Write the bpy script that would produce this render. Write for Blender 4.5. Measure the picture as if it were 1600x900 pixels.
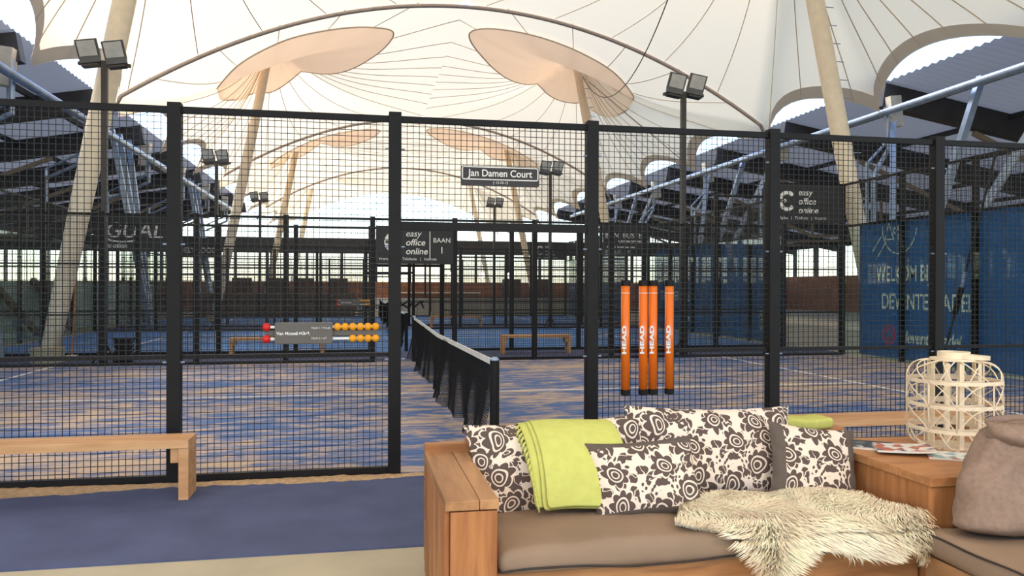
import bpy, bmesh, math, random
from mathutils import Vector, Matrix, Euler
random.seed(7)
R = math.radians
PI = math.pi
scene = bpy.context.scene
for o in list(bpy.data.objects): bpy.data.objects.remove(o)
col = scene.collection

# ------------------------------------------------------------------ camera
cam_d = bpy.data.cameras.new('camera')
cam = bpy.data.objects.new('camera', cam_d); col.objects.link(cam)
cam_d.sensor_width = 36.0
cam_d.lens = 36.0 * 1234.0 / 1600.0
cam_d.clip_start = 0.05; cam_d.clip_end = 500
yaw, pitch, roll = 0.1931, -0.0012, 0.0027
fw = Vector((math.sin(yaw) * math.cos(pitch), math.cos(yaw) * math.cos(pitch), math.sin(pitch)))
rt0 = Vector((math.cos(yaw), -math.sin(yaw), 0))
up0 = rt0.cross(fw)
rt = rt0 * math.cos(roll) + up0 * math.sin(roll)
up = up0 * math.cos(roll) - rt0 * math.sin(roll)
m3 = Matrix((rt, up, -fw)).transposed()
cam.matrix_world = Matrix.Translation((-1.166, -6.71, 1.567)) @ m3.to_4x4()
scene.camera = cam

# ------------------------------------------------------------------ world, sun, exposure
w = bpy.data.worlds.new('sky'); scene.world = w; w.use_nodes = True
nt = w.node_tree
sky = nt.nodes.new('ShaderNodeTexSky'); sky.sky_type = 'NISHITA'; sky.sun_disc = False
sky.sun_elevation = R(50); sky.sun_rotation = R(-62); sky.air_density = 1.0; sky.dust_density = .6
nt.links.new(sky.outputs[0], nt.nodes['Background'].inputs[0])
nt.nodes['Background'].inputs[1].default_value = 0.42
sun_d = bpy.data.lights.new('sun', 'SUN'); sun_d.energy = 4.2; sun_d.angle = R(22); sun_d.color = (1, .93, .82)
sun = bpy.data.objects.new('sun', sun_d); col.objects.link(sun)
sd = Vector((-math.sin(R(62)) * math.cos(R(50)), math.cos(R(62)) * math.cos(R(50)), math.sin(R(50))))
sun.rotation_euler = sd.to_track_quat('Z', 'Y').to_euler()
scene.view_settings.view_transform = 'Standard'
scene.view_settings.look = 'None'
scene.view_settings.exposure = 0.5
scene.view_settings.gamma = 1.0
scene.view_settings.use_curve_mapping = False

# ------------------------------------------------------------------ materials
def srgb(c):
    return tuple(((v / 255) / 12.92 if v / 255 <= .04045 else ((v / 255 + .055) / 1.055) ** 2.4) for v in c)
MATS = {}
def mat(name, rgb, rough=.6, metal=0.0, var=.12, scale=6.0, spec=.4, stretch=(1, 1, 1), bump=0.0):
    if name in MATS: return MATS[name]
    m = bpy.data.materials.new(name); m.use_nodes = True; MATS[name] = m
    n = m.node_tree; b = n.nodes['Principled BSDF']; c = srgb(rgb)
    b.inputs['Roughness'].default_value = rough; b.inputs['Metallic'].default_value = metal
    b.inputs['Specular IOR Level'].default_value = spec
    tc = n.nodes.new('ShaderNodeTexCoord'); mp = n.nodes.new('ShaderNodeMapping')
    mp.inputs['Scale'].default_value = stretch
    n.links.new(tc.outputs['Object'], mp.inputs[0])
    nz = n.nodes.new('ShaderNodeTexNoise'); nz.inputs['Scale'].default_value = scale; nz.inputs['Detail'].default_value = 4
    n.links.new(mp.outputs[0], nz.inputs[0])
    rp = n.nodes.new('ShaderNodeValToRGB')
    rp.color_ramp.elements[0].position = .3; rp.color_ramp.elements[1].position = .7
    rp.color_ramp.elements[0].color = (*[v * (1 - var) for v in c], 1)
    rp.color_ramp.elements[1].color = (*[min(1, v * (1 + var)) for v in c], 1)
    n.links.new(nz.outputs[0], rp.inputs[0]); n.links.new(rp.outputs[0], b.inputs['Base Color'])
    if bump:
        bp = n.nodes.new('ShaderNodeBump'); bp.inputs['Strength'].default_value = bump; bp.inputs['Distance'].default_value = .01
        n.links.new(nz.outputs[0], bp.inputs['Height']); n.links.new(bp.outputs[0], b.inputs['Normal'])
    return m
def wood(name, rgb, dark, axis='Z', scale=9.0, rough=.55):
    if name in MATS: return MATS[name]
    m = bpy.data.materials.new(name); m.use_nodes = True; MATS[name] = m
    n = m.node_tree; b = n.nodes['Principled BSDF']; b.inputs['Roughness'].default_value = rough
    b.inputs['Specular IOR Level'].default_value = .3
    tc = n.nodes.new('ShaderNodeTexCoord'); mp = n.nodes.new('ShaderNodeMapping')
    s = {'X': (.12, 1, 1), 'Y': (1, .12, 1), 'Z': (1, 1, .12)}[axis]
    mp.inputs['Scale'].default_value = s
    oi = n.nodes.new('ShaderNodeObjectInfo'); ad = n.nodes.new('ShaderNodeVectorMath'); ad.operation = 'ADD'
    cb = n.nodes.new('ShaderNodeCombineXYZ'); ml = n.nodes.new('ShaderNodeMath'); ml.operation = 'MULTIPLY'; ml.inputs[1].default_value = 13.0
    n.links.new(oi.outputs['Random'], ml.inputs[0])
    for i in range(3): n.links.new(ml.outputs[0], cb.inputs[i])
    n.links.new(tc.outputs['Object'], ad.inputs[0]); n.links.new(cb.outputs[0], ad.inputs[1]); n.links.new(ad.outputs[0], mp.inputs[0])
    nz = n.nodes.new('ShaderNodeTexNoise'); nz.inputs['Scale'].default_value = scale; nz.inputs['Detail'].default_value = 6; nz.inputs['Distortion'].default_value = 1.2
    wv = n.nodes.new('ShaderNodeTexNoise'); wv.inputs['Scale'].default_value = scale * 5; wv.inputs['Detail'].default_value = 3
    n.links.new(mp.outputs[0], nz.inputs[0]); n.links.new(mp.outputs[0], wv.inputs[0])
    mx = n.nodes.new('ShaderNodeMath'); mx.operation = 'MULTIPLY_ADD'; mx.inputs[1].default_value = .45
    n.links.new(wv.outputs[0], mx.inputs[0]); n.links.new(nz.outputs[0], mx.inputs[2])
    rp = n.nodes.new('ShaderNodeValToRGB')
    rp.color_ramp.elements[0].position = .45; rp.color_ramp.elements[1].position = .95
    rp.color_ramp.elements[0].color = (*srgb(dark), 1); rp.color_ramp.elements[1].color = (*srgb(rgb), 1)
    n.links.new(mx.outputs[0], rp.inputs[0]); n.links.new(rp.outputs[0], b.inputs['Base Color'])
    bp = n.nodes.new('ShaderNodeBump'); bp.inputs['Strength'].default_value = .25; bp.inputs['Distance'].default_value = .004
    n.links.new(mx.outputs[0], bp.inputs['Height']); n.links.new(bp.outputs[0], b.inputs['Normal'])
    return m
def membrane(name, rgb, trans):
    m = bpy.data.materials.new(name); m.use_nodes = True; MATS[name] = m
    n = m.node_tree; n.nodes.remove(n.nodes['Principled BSDF']); out = n.nodes['Material Output']
    d = n.nodes.new('ShaderNodeBsdfDiffuse'); t = n.nodes.new('ShaderNodeBsdfTranslucent'); mx = n.nodes.new('ShaderNodeMixShader')
    d.inputs[0].default_value = (*srgb(rgb), 1); t.inputs[0].default_value = (*srgb(rgb), 1); mx.inputs[0].default_value = trans
    n.links.new(d.outputs[0], mx.inputs[1]); n.links.new(t.outputs[0], mx.inputs[2]); n.links.new(mx.outputs[0], out.inputs[0])
    return m
def glass(name, tint):
    m = bpy.data.materials.new(name); m.use_nodes = True; MATS[name] = m
    n = m.node_tree; n.nodes.remove(n.nodes['Principled BSDF']); out = n.nodes['Material Output']
    t = n.nodes.new('ShaderNodeBsdfTransparent'); g = n.nodes.new('ShaderNodeBsdfGlossy'); mx = n.nodes.new('ShaderNodeMixShader'); f = n.nodes.new('ShaderNodeLayerWeight')
    f.inputs[0].default_value = .5
    p = n.nodes.new('ShaderNodeMath'); p.operation = 'POWER'; p.inputs[1].default_value = 4.5
    q = n.nodes.new('ShaderNodeMath'); q.operation = 'MULTIPLY_ADD'; q.inputs[1].default_value = .7; q.inputs[2].default_value = .035
    n.links.new(f.outputs['Facing'], p.inputs[0]); n.links.new(p.outputs[0], q.inputs[0])
    t.inputs[0].default_value = (*tint, 1); g.inputs['Roughness'].default_value = .02
    n.links.new(q.outputs[0], mx.inputs[0]); n.links.new(t.outputs[0], mx.inputs[1]); n.links.new(g.outputs[0], mx.inputs[2]); n.links.new(mx.outputs[0], out.inputs[0])
    return m
def turf(name, blue, sand, amount, line=False):
    m = bpy.data.materials.new(name); m.use_nodes = True; MATS[name] = m
    n = m.node_tree; b = n.nodes['Principled BSDF']; b.inputs['Roughness'].default_value = .9; b.inputs['Specular IOR Level'].default_value = .15
    tc = n.nodes.new('ShaderNodeTexCoord'); mp = n.nodes.new('ShaderNodeMapping'); mp.inputs['Scale'].default_value = (.55, 1.5, 1)
    n.links.new(tc.outputs['Object'], mp.inputs[0])
    a = n.nodes.new('ShaderNodeTexNoise'); a.inputs['Scale'].default_value = 3.6; a.inputs['Detail'].default_value = 7; a.inputs['Roughness'].default_value = .68; a.inputs['Distortion'].default_value = .6
    c = n.nodes.new('ShaderNodeTexNoise'); c.inputs['Scale'].default_value = .45; c.inputs['Detail'].default_value = 2
    g = n.nodes.new('ShaderNodeTexNoise'); g.inputs['Scale'].default_value = 180; g.inputs['Detail'].default_value = 2
    for q in (a, c): n.links.new(mp.outputs[0], q.inputs[0])
    n.links.new(tc.outputs['Object'], g.inputs[0])
    ad = n.nodes.new('ShaderNodeMath'); ad.operation = 'MULTIPLY_ADD'; ad.inputs[1].default_value = .55
    n.links.new(c.outputs[0], ad.inputs[0]); n.links.new(a.outputs[0], ad.inputs[2])
    ad2 = n.nodes.new('ShaderNodeMath'); ad2.operation = 'MULTIPLY_ADD'; ad2.inputs[1].default_value = .18
    n.links.new(g.outputs[0], ad2.inputs[0]); n.links.new(ad.outputs[0], ad2.inputs[2])
    rp = n.nodes.new('ShaderNodeValToRGB'); e = rp.color_ramp.elements
    e[0].position = amount - .02; e[0].color = (*srgb(blue), 1); e[1].position = amount + .16; e[1].color = (*srgb(sand), 1)
    k = e.new(amount + .05); k.color = (*[.62 * p + .38 * q for p, q in zip(srgb(blue), srgb(sand))], 1)
    n.links.new(ad2.outputs[0], rp.inputs[0]); n.links.new(rp.outputs[0], b.inputs['Base Color'])
    return m
def paisley(name, cream, dark):
    """printed cotton: petalled flowers with rings, drops and dots on cream"""
    m = bpy.data.materials.new(name); m.use_nodes = True; MATS[name] = m
    n = m.node_tree; b = n.nodes['Principled BSDF']; b.inputs['Roughness'].default_value = .9; b.inputs['Specular IOR Level'].default_value = .1
    N = lambda t: n.nodes.new(t)
    def math_(op, a, bb=None, cc=None):
        q = N('ShaderNodeMath'); q.operation = op
        for i, v in enumerate((a, bb, cc)):
            if v is None: continue
            if isinstance(v, (int, float)): q.inputs[i].default_value = v
            else: n.links.new(v, q.inputs[i])
        return q.outputs[0]
    tc = N('ShaderNodeTexCoord'); sp = N('ShaderNodeSeparateXYZ'); n.links.new(tc.outputs['Object'], sp.inputs[0])
    cb = N('ShaderNodeCombineXYZ'); n.links.new(sp.outputs[0], cb.inputs[0]); n.links.new(sp.outputs[2], cb.inputs[1])
    nz = N('ShaderNodeTexNoise'); nz.inputs['Scale'].default_value = 9; n.links.new(cb.outputs[0], nz.inputs[0])
    n2 = N('ShaderNodeTexNoise'); n2.inputs['Scale'].default_value = 7; n2.inputs['Detail'].default_value = 0; n.links.new(cb.outputs[0], n2.inputs[0])
    dv = N('ShaderNodeVectorMath'); dv.operation = 'MULTIPLY_ADD'; dv.inputs[1].default_value = (.09, .09, 0)
    n.links.new(n2.outputs['Color'], dv.inputs[0]); n.links.new(cb.outputs[0], dv.inputs[2]); cb = dv
    def layer(scale, petals, size, rnd, ring):
        v = N('ShaderNodeTexVoronoi'); v.voronoi_dimensions = '2D'; v.inputs['Scale'].default_value = scale; v.inputs['Randomness'].default_value = rnd
        n.links.new(cb.outputs[0], v.inputs[0])
        d = N('ShaderNodeVectorMath'); d.operation = 'SUBTRACT'
        sc = N('ShaderNodeVectorMath'); sc.operation = 'SCALE'; sc.inputs['Scale'].default_value = 1.0
        n.links.new(cb.outputs[0], d.inputs[0]); n.links.new(v.outputs['Position'], d.inputs[1])
        s2 = N('ShaderNodeSeparateXYZ'); n.links.new(d.outputs[0], s2.inputs[0])
        th = math_('ARCTAN2', s2.outputs[1], s2.outputs[0])
        r = math_('MULTIPLY', v.outputs['Distance'], 1.0)
        pet = math_('MULTIPLY_ADD', math_('ABSOLUTE', math_('COSINE', math_('MULTIPLY', th, petals / 2))), .28, .72)
        rr = math_('DIVIDE', r, pet)
        outer = math_('LESS_THAN', rr, size)
        if not ring: return outer
        hole = math_('LESS_THAN', math_('ABSOLUTE', math_('SUBTRACT', r, size * .52)), size * .055)
        hole2 = math_('LESS_THAN', math_('ABSOLUTE', math_('SUBTRACT', r, size * .26)), size * .045)
        o2 = math_('MULTIPLY', outer, math_('SUBTRACT', 1.0, math_('MAXIMUM', hole, hole2)))
        halo = math_('LESS_THAN', rr, size * 1.13)
        return o2, halo
    big, halo = layer(5.6, 8, .40, .8, True)
    drop = layer(14.0, 2, .42, 1.0, False)
    dots = layer(38.0, 1, .34, .8, False)
    swirl = math_('LESS_THAN', math_('ABSOLUTE', math_('SUBTRACT', math_('FRACT', math_('MULTIPLY', nz.outputs[0], 7.0)), .5)), .07)
    small = math_('MAXIMUM', math_('MULTIPLY', drop, math_('SUBTRACT', 1.0, swirl)), math_('MULTIPLY', dots, math_('GREATER_THAN', nz.outputs[0], .53)))
    ink = math_('MAXIMUM', big, math_('MULTIPLY', small, math_('SUBTRACT', 1.0, halo)))
    mx = N('ShaderNodeMix'); mx.data_type = 'RGBA'
    n.links.new(ink, mx.inputs['Factor']); mx.inputs['A'].default_value = (*srgb(cream), 1); mx.inputs['B'].default_value = (*srgb(dark), 1)
    n.links.new(mx.outputs['Result'], b.inputs['Base Color'])
    return m

BLACK = mat('black_steel', (26, 22, 21), .5, .0, .15, 8, .2)
WIRE = mat('black_wire', (24, 22, 22), .5)
POLE = mat('dark_pole', (62, 56, 54), .5, .1)
LAMPB = mat('lamp_housing', (88, 88, 90), .5, .3)
LENS = mat('lamp_lens', (190, 190, 188), .2)
STEEL = mat('galvanised_steel', (150, 165, 188), .38, .55, .15, 4)
MASTW = mat('mast_paint', (232, 216, 192), .55, 0, .06)
SHED = mat('shed_steel', (60, 58, 60), .6, .1, .2, 2)
SHEET = membrane('corrugated_sheet', (165, 168, 178), .12)
CONC = mat('concrete', (176, 164, 138), .85, 0, .08, 2.5)
WALK = mat('blue_carpet', (86, 91, 118), .95, 0, .13, 2.2, .1)
TURF = turf('sanded_turf', (80, 105, 150), (188, 164, 142), .815)
TURF2 = turf('blue_turf', (78, 118, 172), (188, 170, 150), .98)
SAND = mat('sand', (178, 146, 110), .95, 0, .2, 30, .1, bump=.5)
LINE = mat('line_white', (225, 222, 218), .8)
BANNER = mat('banner_black', (42, 39, 38), .6, 0, .06)
PRINT = mat('print_white', (232, 226, 218), .6, 0, .03)
BLUEB = mat('banner_blue', (54, 100, 164), .55, 0, .08, .8)
ORANGE = mat('orange_plastic', (236, 112, 22), .25, 0, .03, spec=.6)
YBALL = mat('yellow_ball', (236, 158, 24), .5, 0, .06)
RBALL = mat('red_ball', (206, 34, 28), .45, 0, .06)
GREYP = mat('grey_board', (98, 90, 84), .5, 0, .05)
WOODA = wood('scaffold_wood_z', (192, 132, 82), (132, 78, 42), 'Z', 6)
WOODX = wood('scaffold_wood_x', (196, 142, 92), (144, 92, 54), 'X', 6)
WOODY = wood('scaffold_wood_y', (186, 140, 96), (136, 94, 60), 'Y', 6)
BENCH = wood('bench_pine', (222, 172, 122), (186, 128, 80), 'X', 5)
FABRIC = mat('taupe_fabric', (142, 120, 100), .9, 0, .07, 5, .1)
PIPING = mat('dark_piping', (52, 44, 40), .8)
CHAR = mat('charcoal_fabric', (96, 86, 78), .9, 0, .1, 12, .1)
PAIS = paisley('paisley_print', (226, 208, 190), (92, 78, 72))
LIME = mat('lime_wool', (190, 190, 104), .9, 0, .06, 20, .1)
FUR = mat('sheepskin_wool', (255, 235, 206), .8, 0, .14, 9, .2)
BROWN = mat('brown_felt', (138, 116, 102), .95, 0, .12, 40, .05, bump=.3)
RATTAN = mat('bleached_rattan', (226, 206, 176), .6, 0, .1, 18)
BRICK = mat('brick_brown', (150, 104, 82), .9, 0, .25, 3)
CREAM = mat('cream_board', (206, 196, 174), .7, 0, .06)
PLASTER = mat('pale_plaster', (196, 203, 194), .85, 0, .1, 1)
MEMB = membrane('tent_membrane', (252, 233, 202), .37)
MEMB2 = membrane('tent_membrane_double', (248, 228, 212), .7)
EDGE = membrane('tent_edge_band', (214, 206, 196), .12)
SEAM = membrane('seam', (226, 210, 190), .22)
GLASS = glass('court_glass', (.86, .93, .91))
WINDOWG = glass('window_glass', (.95, .97, .97))
NETM = mat('net_cord', (26, 25, 26), .8)
TAPE = mat('net_tape', (236, 230, 220), .7)

# ------------------------------------------------------------------ mesh helpers
BASE = {}
class MB:
    def __init__(s): s.v = []; s.f = []; s.mi = []
    def add(s, vs, fs, mi=0):
        k = len(s.v); s.v += [tuple(p) for p in vs]; s.f += [tuple(i + k for i in f) for f in fs]; s.mi += [mi] * len(fs); return s
    def box(s, x0, x1, y0, y1, z0, z1, mi=0, bev=0):
        if bev:
            bm = bmesh.new(); bmesh.ops.create_cube(bm, size=1)
            for v in bm.verts: v.co = Vector(((x0 + x1) / 2 + v.co.x * (x1 - x0), (y0 + y1) / 2 + v.co.y * (y1 - y0), (z0 + z1) / 2 + v.co.z * (z1 - z0)))
            bmesh.ops.bevel(bm, geom=list(bm.edges), offset=bev, segments=2, affect='EDGES', profile=.6)
            bm.verts.index_update()
            s.add([v.co[:] for v in bm.verts], [[v.index for v in f.verts] for f in bm.faces], mi); bm.free(); return s
        return s.add([(x0, y0, z0), (x1, y0, z0), (x1, y1, z0), (x0, y1, z0), (x0, y0, z1), (x1, y0, z1), (x1, y1, z1), (x0, y1, z1)],
                     [(0, 3, 2, 1), (4, 5, 6, 7), (0, 1, 5, 4), (1, 2, 6, 5), (2, 3, 7, 6), (3, 0, 4, 7)], mi)
    def bar(s, a, b, wx, wy, mi=0):
        a = Vector(a); b = Vector(b); d = (b - a).normalized()
        ref = Vector((0, 0, 1)) if abs(d.z) < .9 else Vector((0, 1, 0))
        u = d.cross(ref).normalized(); v = u.cross(d).normalized(); P = []
        for p in (a, b):
            for i, j in ((-1, -1), (1, -1), (1, 1), (-1, 1)): P.append(p + u * wx / 2 * i + v * wy / 2 * j)
        return s.add(P, [(0, 1, 2, 3), (7, 6, 5, 4), (0, 4, 5, 1), (1, 5, 6, 2), (2, 6, 7, 3), (3, 7, 4, 0)], mi)
    def tube(s, pts, r, n=8, closed=False, caps=True, mi=0):
        pts = [Vector(p) for p in pts]; L = len(pts); rs = r if isinstance(r, (list, tuple)) else [r] * L; V = []; prev = None
        for i, p in enumerate(pts):
            if closed: d = pts[(i + 1) % L] - pts[i - 1]
            else: d = pts[min(i + 1, L - 1)] - pts[max(i - 1, 0)]
            d.normalize()
            if prev is None:
                ref = Vector((0, 0, 1)) if abs(d.z) < .9 else Vector((1, 0, 0)); u = d.cross(ref).normalized()
            else: u = (prev - d * prev.dot(d)).normalized()
            prev = u; q = d.cross(u)
            for k in range(n):
                a = 2 * PI * k / n; V.append(p + (u * math.cos(a) + q * math.sin(a)) * rs[i])
        F = []
        for i in range(L if closed else L - 1):
            for k in range(n):
                a, b = i * n + k, i * n + (k + 1) % n; c, d2 = ((i + 1) % L) * n + (k + 1) % n, ((i + 1) % L) * n + k
                F.append((a, b, c, d2))
        if caps and not closed: F += [tuple(range(n))[::-1], tuple((L - 1) * n + k for k in range(n))]
        return s.add(V, F, mi)
    def sphere(s, c, r, n=12, mi=0):
        bm = bmesh.new(); bmesh.ops.create_uvsphere(bm, u_segments=n, v_segments=n * 2 // 3, radius=r)
        bm.verts.index_update()
        s.add([(v.co + Vector(c))[:] for v in bm.verts], [[v.index for v in f.verts] for f in bm.faces], mi); bm.free(); return s
    def mesh(s, name, mats, base=(0, 0, 0), smooth=False):
        me = bpy.data.meshes.new(name); bx, by, bz = base
        me.from_pydata([(x - bx, y - by, z - bz) for x, y, z in s.v], [], s.f)
        for m in (mats if isinstance(mats, (list, tuple)) else [mats]): me.materials.append(m)
        if any(s.mi): me.polygons.foreach_set('material_index', s.mi)
        if smooth: me.polygons.foreach_set('use_smooth', [True] * len(me.polygons))
        me.update(); return me
    def build(s, name, mats, parent=None, smooth=False):
        base = BASE[parent] if parent else (0, 0, 0)
        o = bpy.data.objects.new(name, s.mesh(name, mats, base, smooth)); col.objects.link(o)
        if parent: o.parent = parent
        BASE[o] = base; return o
    def one(s, name, mats, loc, label, cat, group=None, smooth=False):
        o = bpy.data.objects.new(name, s.mesh(name, mats, loc, smooth)); col.objects.link(o); o.location = loc; BASE[o] = tuple(loc)
        return tag(o, label, cat, group)
def tag(o, label=None, cat=None, group=None, kind=None):
    if label: o['label'] = label
    if cat: o['category'] = cat
    if group: o['group'] = group
    if kind: o['kind'] = kind
    return o
def thing(name, label, cat, loc=(0, 0, 0), group=None):
    o = bpy.data.objects.new(name, None); col.objects.link(o); o.location = loc; BASE[o] = tuple(loc); o.empty_display_size = .1
    return tag(o, label, cat, group)
def part(name, me, parent, off=(0, 0, 0)):
    """shared mesh data placed at an offset in its parent's frame"""
    o = bpy.data.objects.new(name, me); col.objects.link(o); o.parent = parent; o.location = off; BASE[o] = BASE[parent]; return o
def structure(o): o['kind'] = 'structure'; return o
def copy_tree(o, parent=None):
    c = o.copy(); col.objects.link(c)
    if parent: c.parent = parent
    for ch in [k for k in bpy.data.objects if k.parent == o]: copy_tree(ch, c)
    return c
def text(body, size, matl, parent, origin, xdir, ydir, name='lettering', extrude=.002, align='LEFT', shear=0, bold=0, sx=1.0):
    """flat lettering as a mesh: origin is the baseline point, xdir/ydir the reading and up directions"""
    cu = bpy.data.curves.new('lettering', 'FONT'); cu.body = body; cu.size = size; cu.extrude = extrude; cu.align_x = align; cu.shear = shear; cu.offset = bold
    t = bpy.data.objects.new('lettering', cu); col.objects.link(t)
    me = bpy.data.meshes.new_from_object(t.evaluated_get(bpy.context.evaluated_depsgraph_get()))
    bpy.data.objects.remove(t); bpy.data.curves.remove(cu)
    x = Vector(xdir).normalized(); y = Vector(ydir).normalized(); z = x.cross(y)
    M = Matrix((x, y, z)).transposed().to_4x4(); M.translation = Vector(origin) - Vector(BASE[parent])
    me.transform(M @ Matrix.Diagonal((sx, 1, 1, 1))); me.materials.clear(); me.materials.append(matl)
    o = bpy.data.objects.new(name, me); col.objects.link(o); o.parent = parent; BASE[o] = BASE[parent]; return o
def strokes(name, polys, matl, parent, origin, xdir, ydir, w, n=(0, -1, 0)):
    """line drawing made of flat bars standing slightly off a surface"""
    b = MB(); x = Vector(xdir); y = Vector(ydir); o = Vector(origin); n = Vector(n)
    for pl in polys:
        for (a, c), (d, e) in zip(pl[:-1], pl[1:]):
            p = o + x * a + y * c; q = o + x * d + y * e; t = (q - p)
            if t.length < 1e-6: continue
            t.normalize(); s = t.cross(n).normalized() * w / 2
            b.add([p - s, q - s, q + s, p + s, p - s + n * .003, q - s + n * .003, q + s + n * .003, p + s + n * .003], [(0, 1, 2, 3), (7, 6, 5, 4), (0, 4, 5, 1), (1, 5, 6, 2), (2, 6, 7, 3), (3, 7, 4, 0)])
    return b.build(name, matl, parent)
def arc(cx, cy, rx, ry, a0, a1, n=16): return [(cx + rx * math.cos(R(a0 + (a1 - a0) * i / n)), cy + ry * math.sin(R(a0 + (a1 - a0) * i / n))) for i in range(n + 1)]
KIA = [[(0, 0), (.12, .5)], [(.10, .2), (.42, .5), (.62, .5)], [(.2, .28), (.5, 0), (.72, .5)], [(.72, .5), (.72, 0), (1.15, .5), (1.3, .5)], [(1.15, .5), (1.3, 0)]]

# ------------------------------------------------------------------ ground
structure(MB().box(-34, 40, -14, 80, -.12, -.012).build('floor', CONC))
structure(MB().box(-10.4, 10.4, -1.9, 0, -.012, 0.0).build('floor_walkway', WALK))
COURTS = [(0.0, 10.0), (12.6, 22.6), (25.2, 35.2)]
for i, (a, b) in enumerate(COURTS):
    t = structure(MB().box(-10, 10, a, b, -.012, .0).build('floor_court', TURF if i == 0 else TURF2))
    for nm, (x0, x1, y0, y1) in {'service_line': (-6.98, -6.92, a, b), 'service_line.001': (6.92, 6.98, a, b), 'centre_line': (-6.95, 6.95, (a + b) / 2 - .025, (a + b) / 2 + .025)}.items():
        MB().box(x0, x1, y0, y1, -.002, .003).build(nm.split('.')[0], LINE, t)
    if i < 2: structure(MB().box(-10.4, 10.4, b, COURTS[i + 1][0], -.012, .0).build('floor_walkway', WALK))
    for sx in (-1, 1): structure(MB().box(min(sx * 10, sx * 10.4), max(sx * 10, sx * 10.4), a, b, -.012, .02).build('floor_kerb', CONC))
# sand ridges blown under the fence
def ridge(x0, x1, y, w0):
    b = MB(); n = int((x1 - x0) / .05); V = []; F = []
    for i in range(n + 1):
        x = x0 + (x1 - x0) * i / n
        wv = w0 * (.55 + .45 * math.sin(x * 2.1) * math.sin(x * .7 + 1) + random.uniform(-.14, .14)) * min(1, (i + .3) / 6, (n - i + .3) / 6)
        for j, t in enumerate((-1, -.5, 0, .5, 1)): V.append((x, y + t * max(wv, .02), .001 + .022 * (1 - t * t) * random.uniform(.6, 1.2)))
    for i in range(n):
        for j in range(4): F.append((i * 5 + j, i * 5 + j + 1, i * 5 + 6 + j, i * 5 + 5 + j))
    return b.add(V, F)
for y, x0, x1, lb in ((-.12, -7.0, -.62, 'sand swept along the foot of the near fence left of the opening'), (-.10, .7, 7.0, 'sand swept along the foot of the near fence right of the opening')):
    o = ridge(x0, x1, y, .17).build('sand_ridge', SAND, None, True); tag(o, lb, 'sand', None, 'stuff')

# ------------------------------------------------------------------ fences
XS = [-10, -8.06, -6.07, -4.33, -2.6, -.86, .86, 2.6, 4.33, 6.07, 8.06, 10]
CACHE = {}
def wires(wd, z0, z1, t=.0048):
    k = (round(wd, 3), round(z0, 2), round(z1, 2))
    if k in CACHE: return CACHE[k]
    b = MB(); h = t / 2
    def pr(a, c):
        a = Vector(a); c = Vector(c); d = c - a
        if abs(d.z) > .01: q = [(-h, -h, 0), (h, -h, 0), (h, h, 0), (-h, h, 0)]
        else: q = [(0, -h, -h), (0, h, -h), (0, h, h), (0, -h, h)]
        b.add([a + Vector(p) for p in q] + [c + Vector(p) for p in q], [(0, 4, 5, 1), (1, 5, 6, 2), (2, 6, 7, 3), (3, 7, 4, 0)])
    n = int(wd / .0502); m = int((z1 - z0) / .05)
    for i in range(n + 1): pr((-wd / 2 + wd * i / n, 0, z0), (-wd / 2 + wd * i / n, 0, z1))
    for j in range(m + 1): pr((-wd / 2, t, z0 + (z1 - z0) * j / m), (wd / 2, t, z0 + (z1 - z0) * j / m))
    CACHE[k] = b.mesh('wire_mesh', WIRE); return CACHE[k]
def shared(key, fn):
    if key not in CACHE: CACHE[key] = fn()
    return CACHE[key]
def fence(y, label, detail=False):
    t = thing('court_fence', label, 'fence', (0, y, 0), 'mesh side fences of the courts')
    for i, x in enumerate(XS):
        tall = abs(x) > 8
        hh = 4.0 if tall else 3.03
        part('post', shared(('post', hh), lambda: MB().box(-.052, .052, -.05, .05, 0, hh, 0, .006).mesh('post', BLACK)), t, (x, 0, 0))
        if detail:
            for z in (2.72, 1.9, .96, .35):
                for s in (-1, 1):
                    part('bolt', shared('bolt', lambda: MB().tube([(-.02, 0, 0), (.02, 0, 0)], .008, 6).mesh('bolt', STEEL)), t, (x + s * .062, -.03, z))
    for x0, x1 in zip(XS[:-1], XS[1:]):
        wd = x1 - x0 - .1; xm = (x0 + x1) / 2; door = abs(xm) < .1; tall = abs(xm) > 8.5
        top = 4.0 if tall else 3.0; lo = 2.1 if door else .05
        part('wire_mesh', wires(wd, lo, top - .03), t, (xm, -.02, 0))
        rl = shared(('rail', round(wd, 3)), lambda: MB().box(-wd / 2, wd / 2, -.025, .025, -.025, .025).mesh('rail', BLACK))
        part('top_rail', rl, t, (xm, 0, top - .025))
        if door:
            part('lintel', shared('lintel', lambda: MB().box(-wd / 2, wd / 2, -.04, .04, -.035, .035).mesh('lintel', BLACK)), t, (xm, 0, 2.08))
        else:
            part('middle_rail', shared(('mid', round(wd, 3)), lambda: MB().box(-wd / 2, wd / 2, -.02, .02, -.016, .016).mesh('middle_rail', BLACK)), t, (xm, 0, 1.0))
            part('bottom_rail', shared(('bot', round(wd, 3)), lambda: MB().box(-wd / 2, wd / 2, -.03, .03, .0, .06).mesh('bottom_rail', BLACK)), t, (xm, 0, 0))
            if y > 1 or tall: part('upper_rail', shared(('mid', round(wd, 3)), None), t, (xm, 0, 2.0))
    return t
fence(0, 'black mesh fence nearest the sofa with an open doorway by the net', True)
fence(10, 'black mesh fence on the far side of the nearest court')
fence(12.6, 'black mesh fence on the near side of the second court')
fence(22.6, 'black mesh fence on the far side of the second court')
fence(25.2, 'black mesh fence on the near side of the third court')
fence(35.2, 'black mesh fence at the back of the third court')
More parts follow.
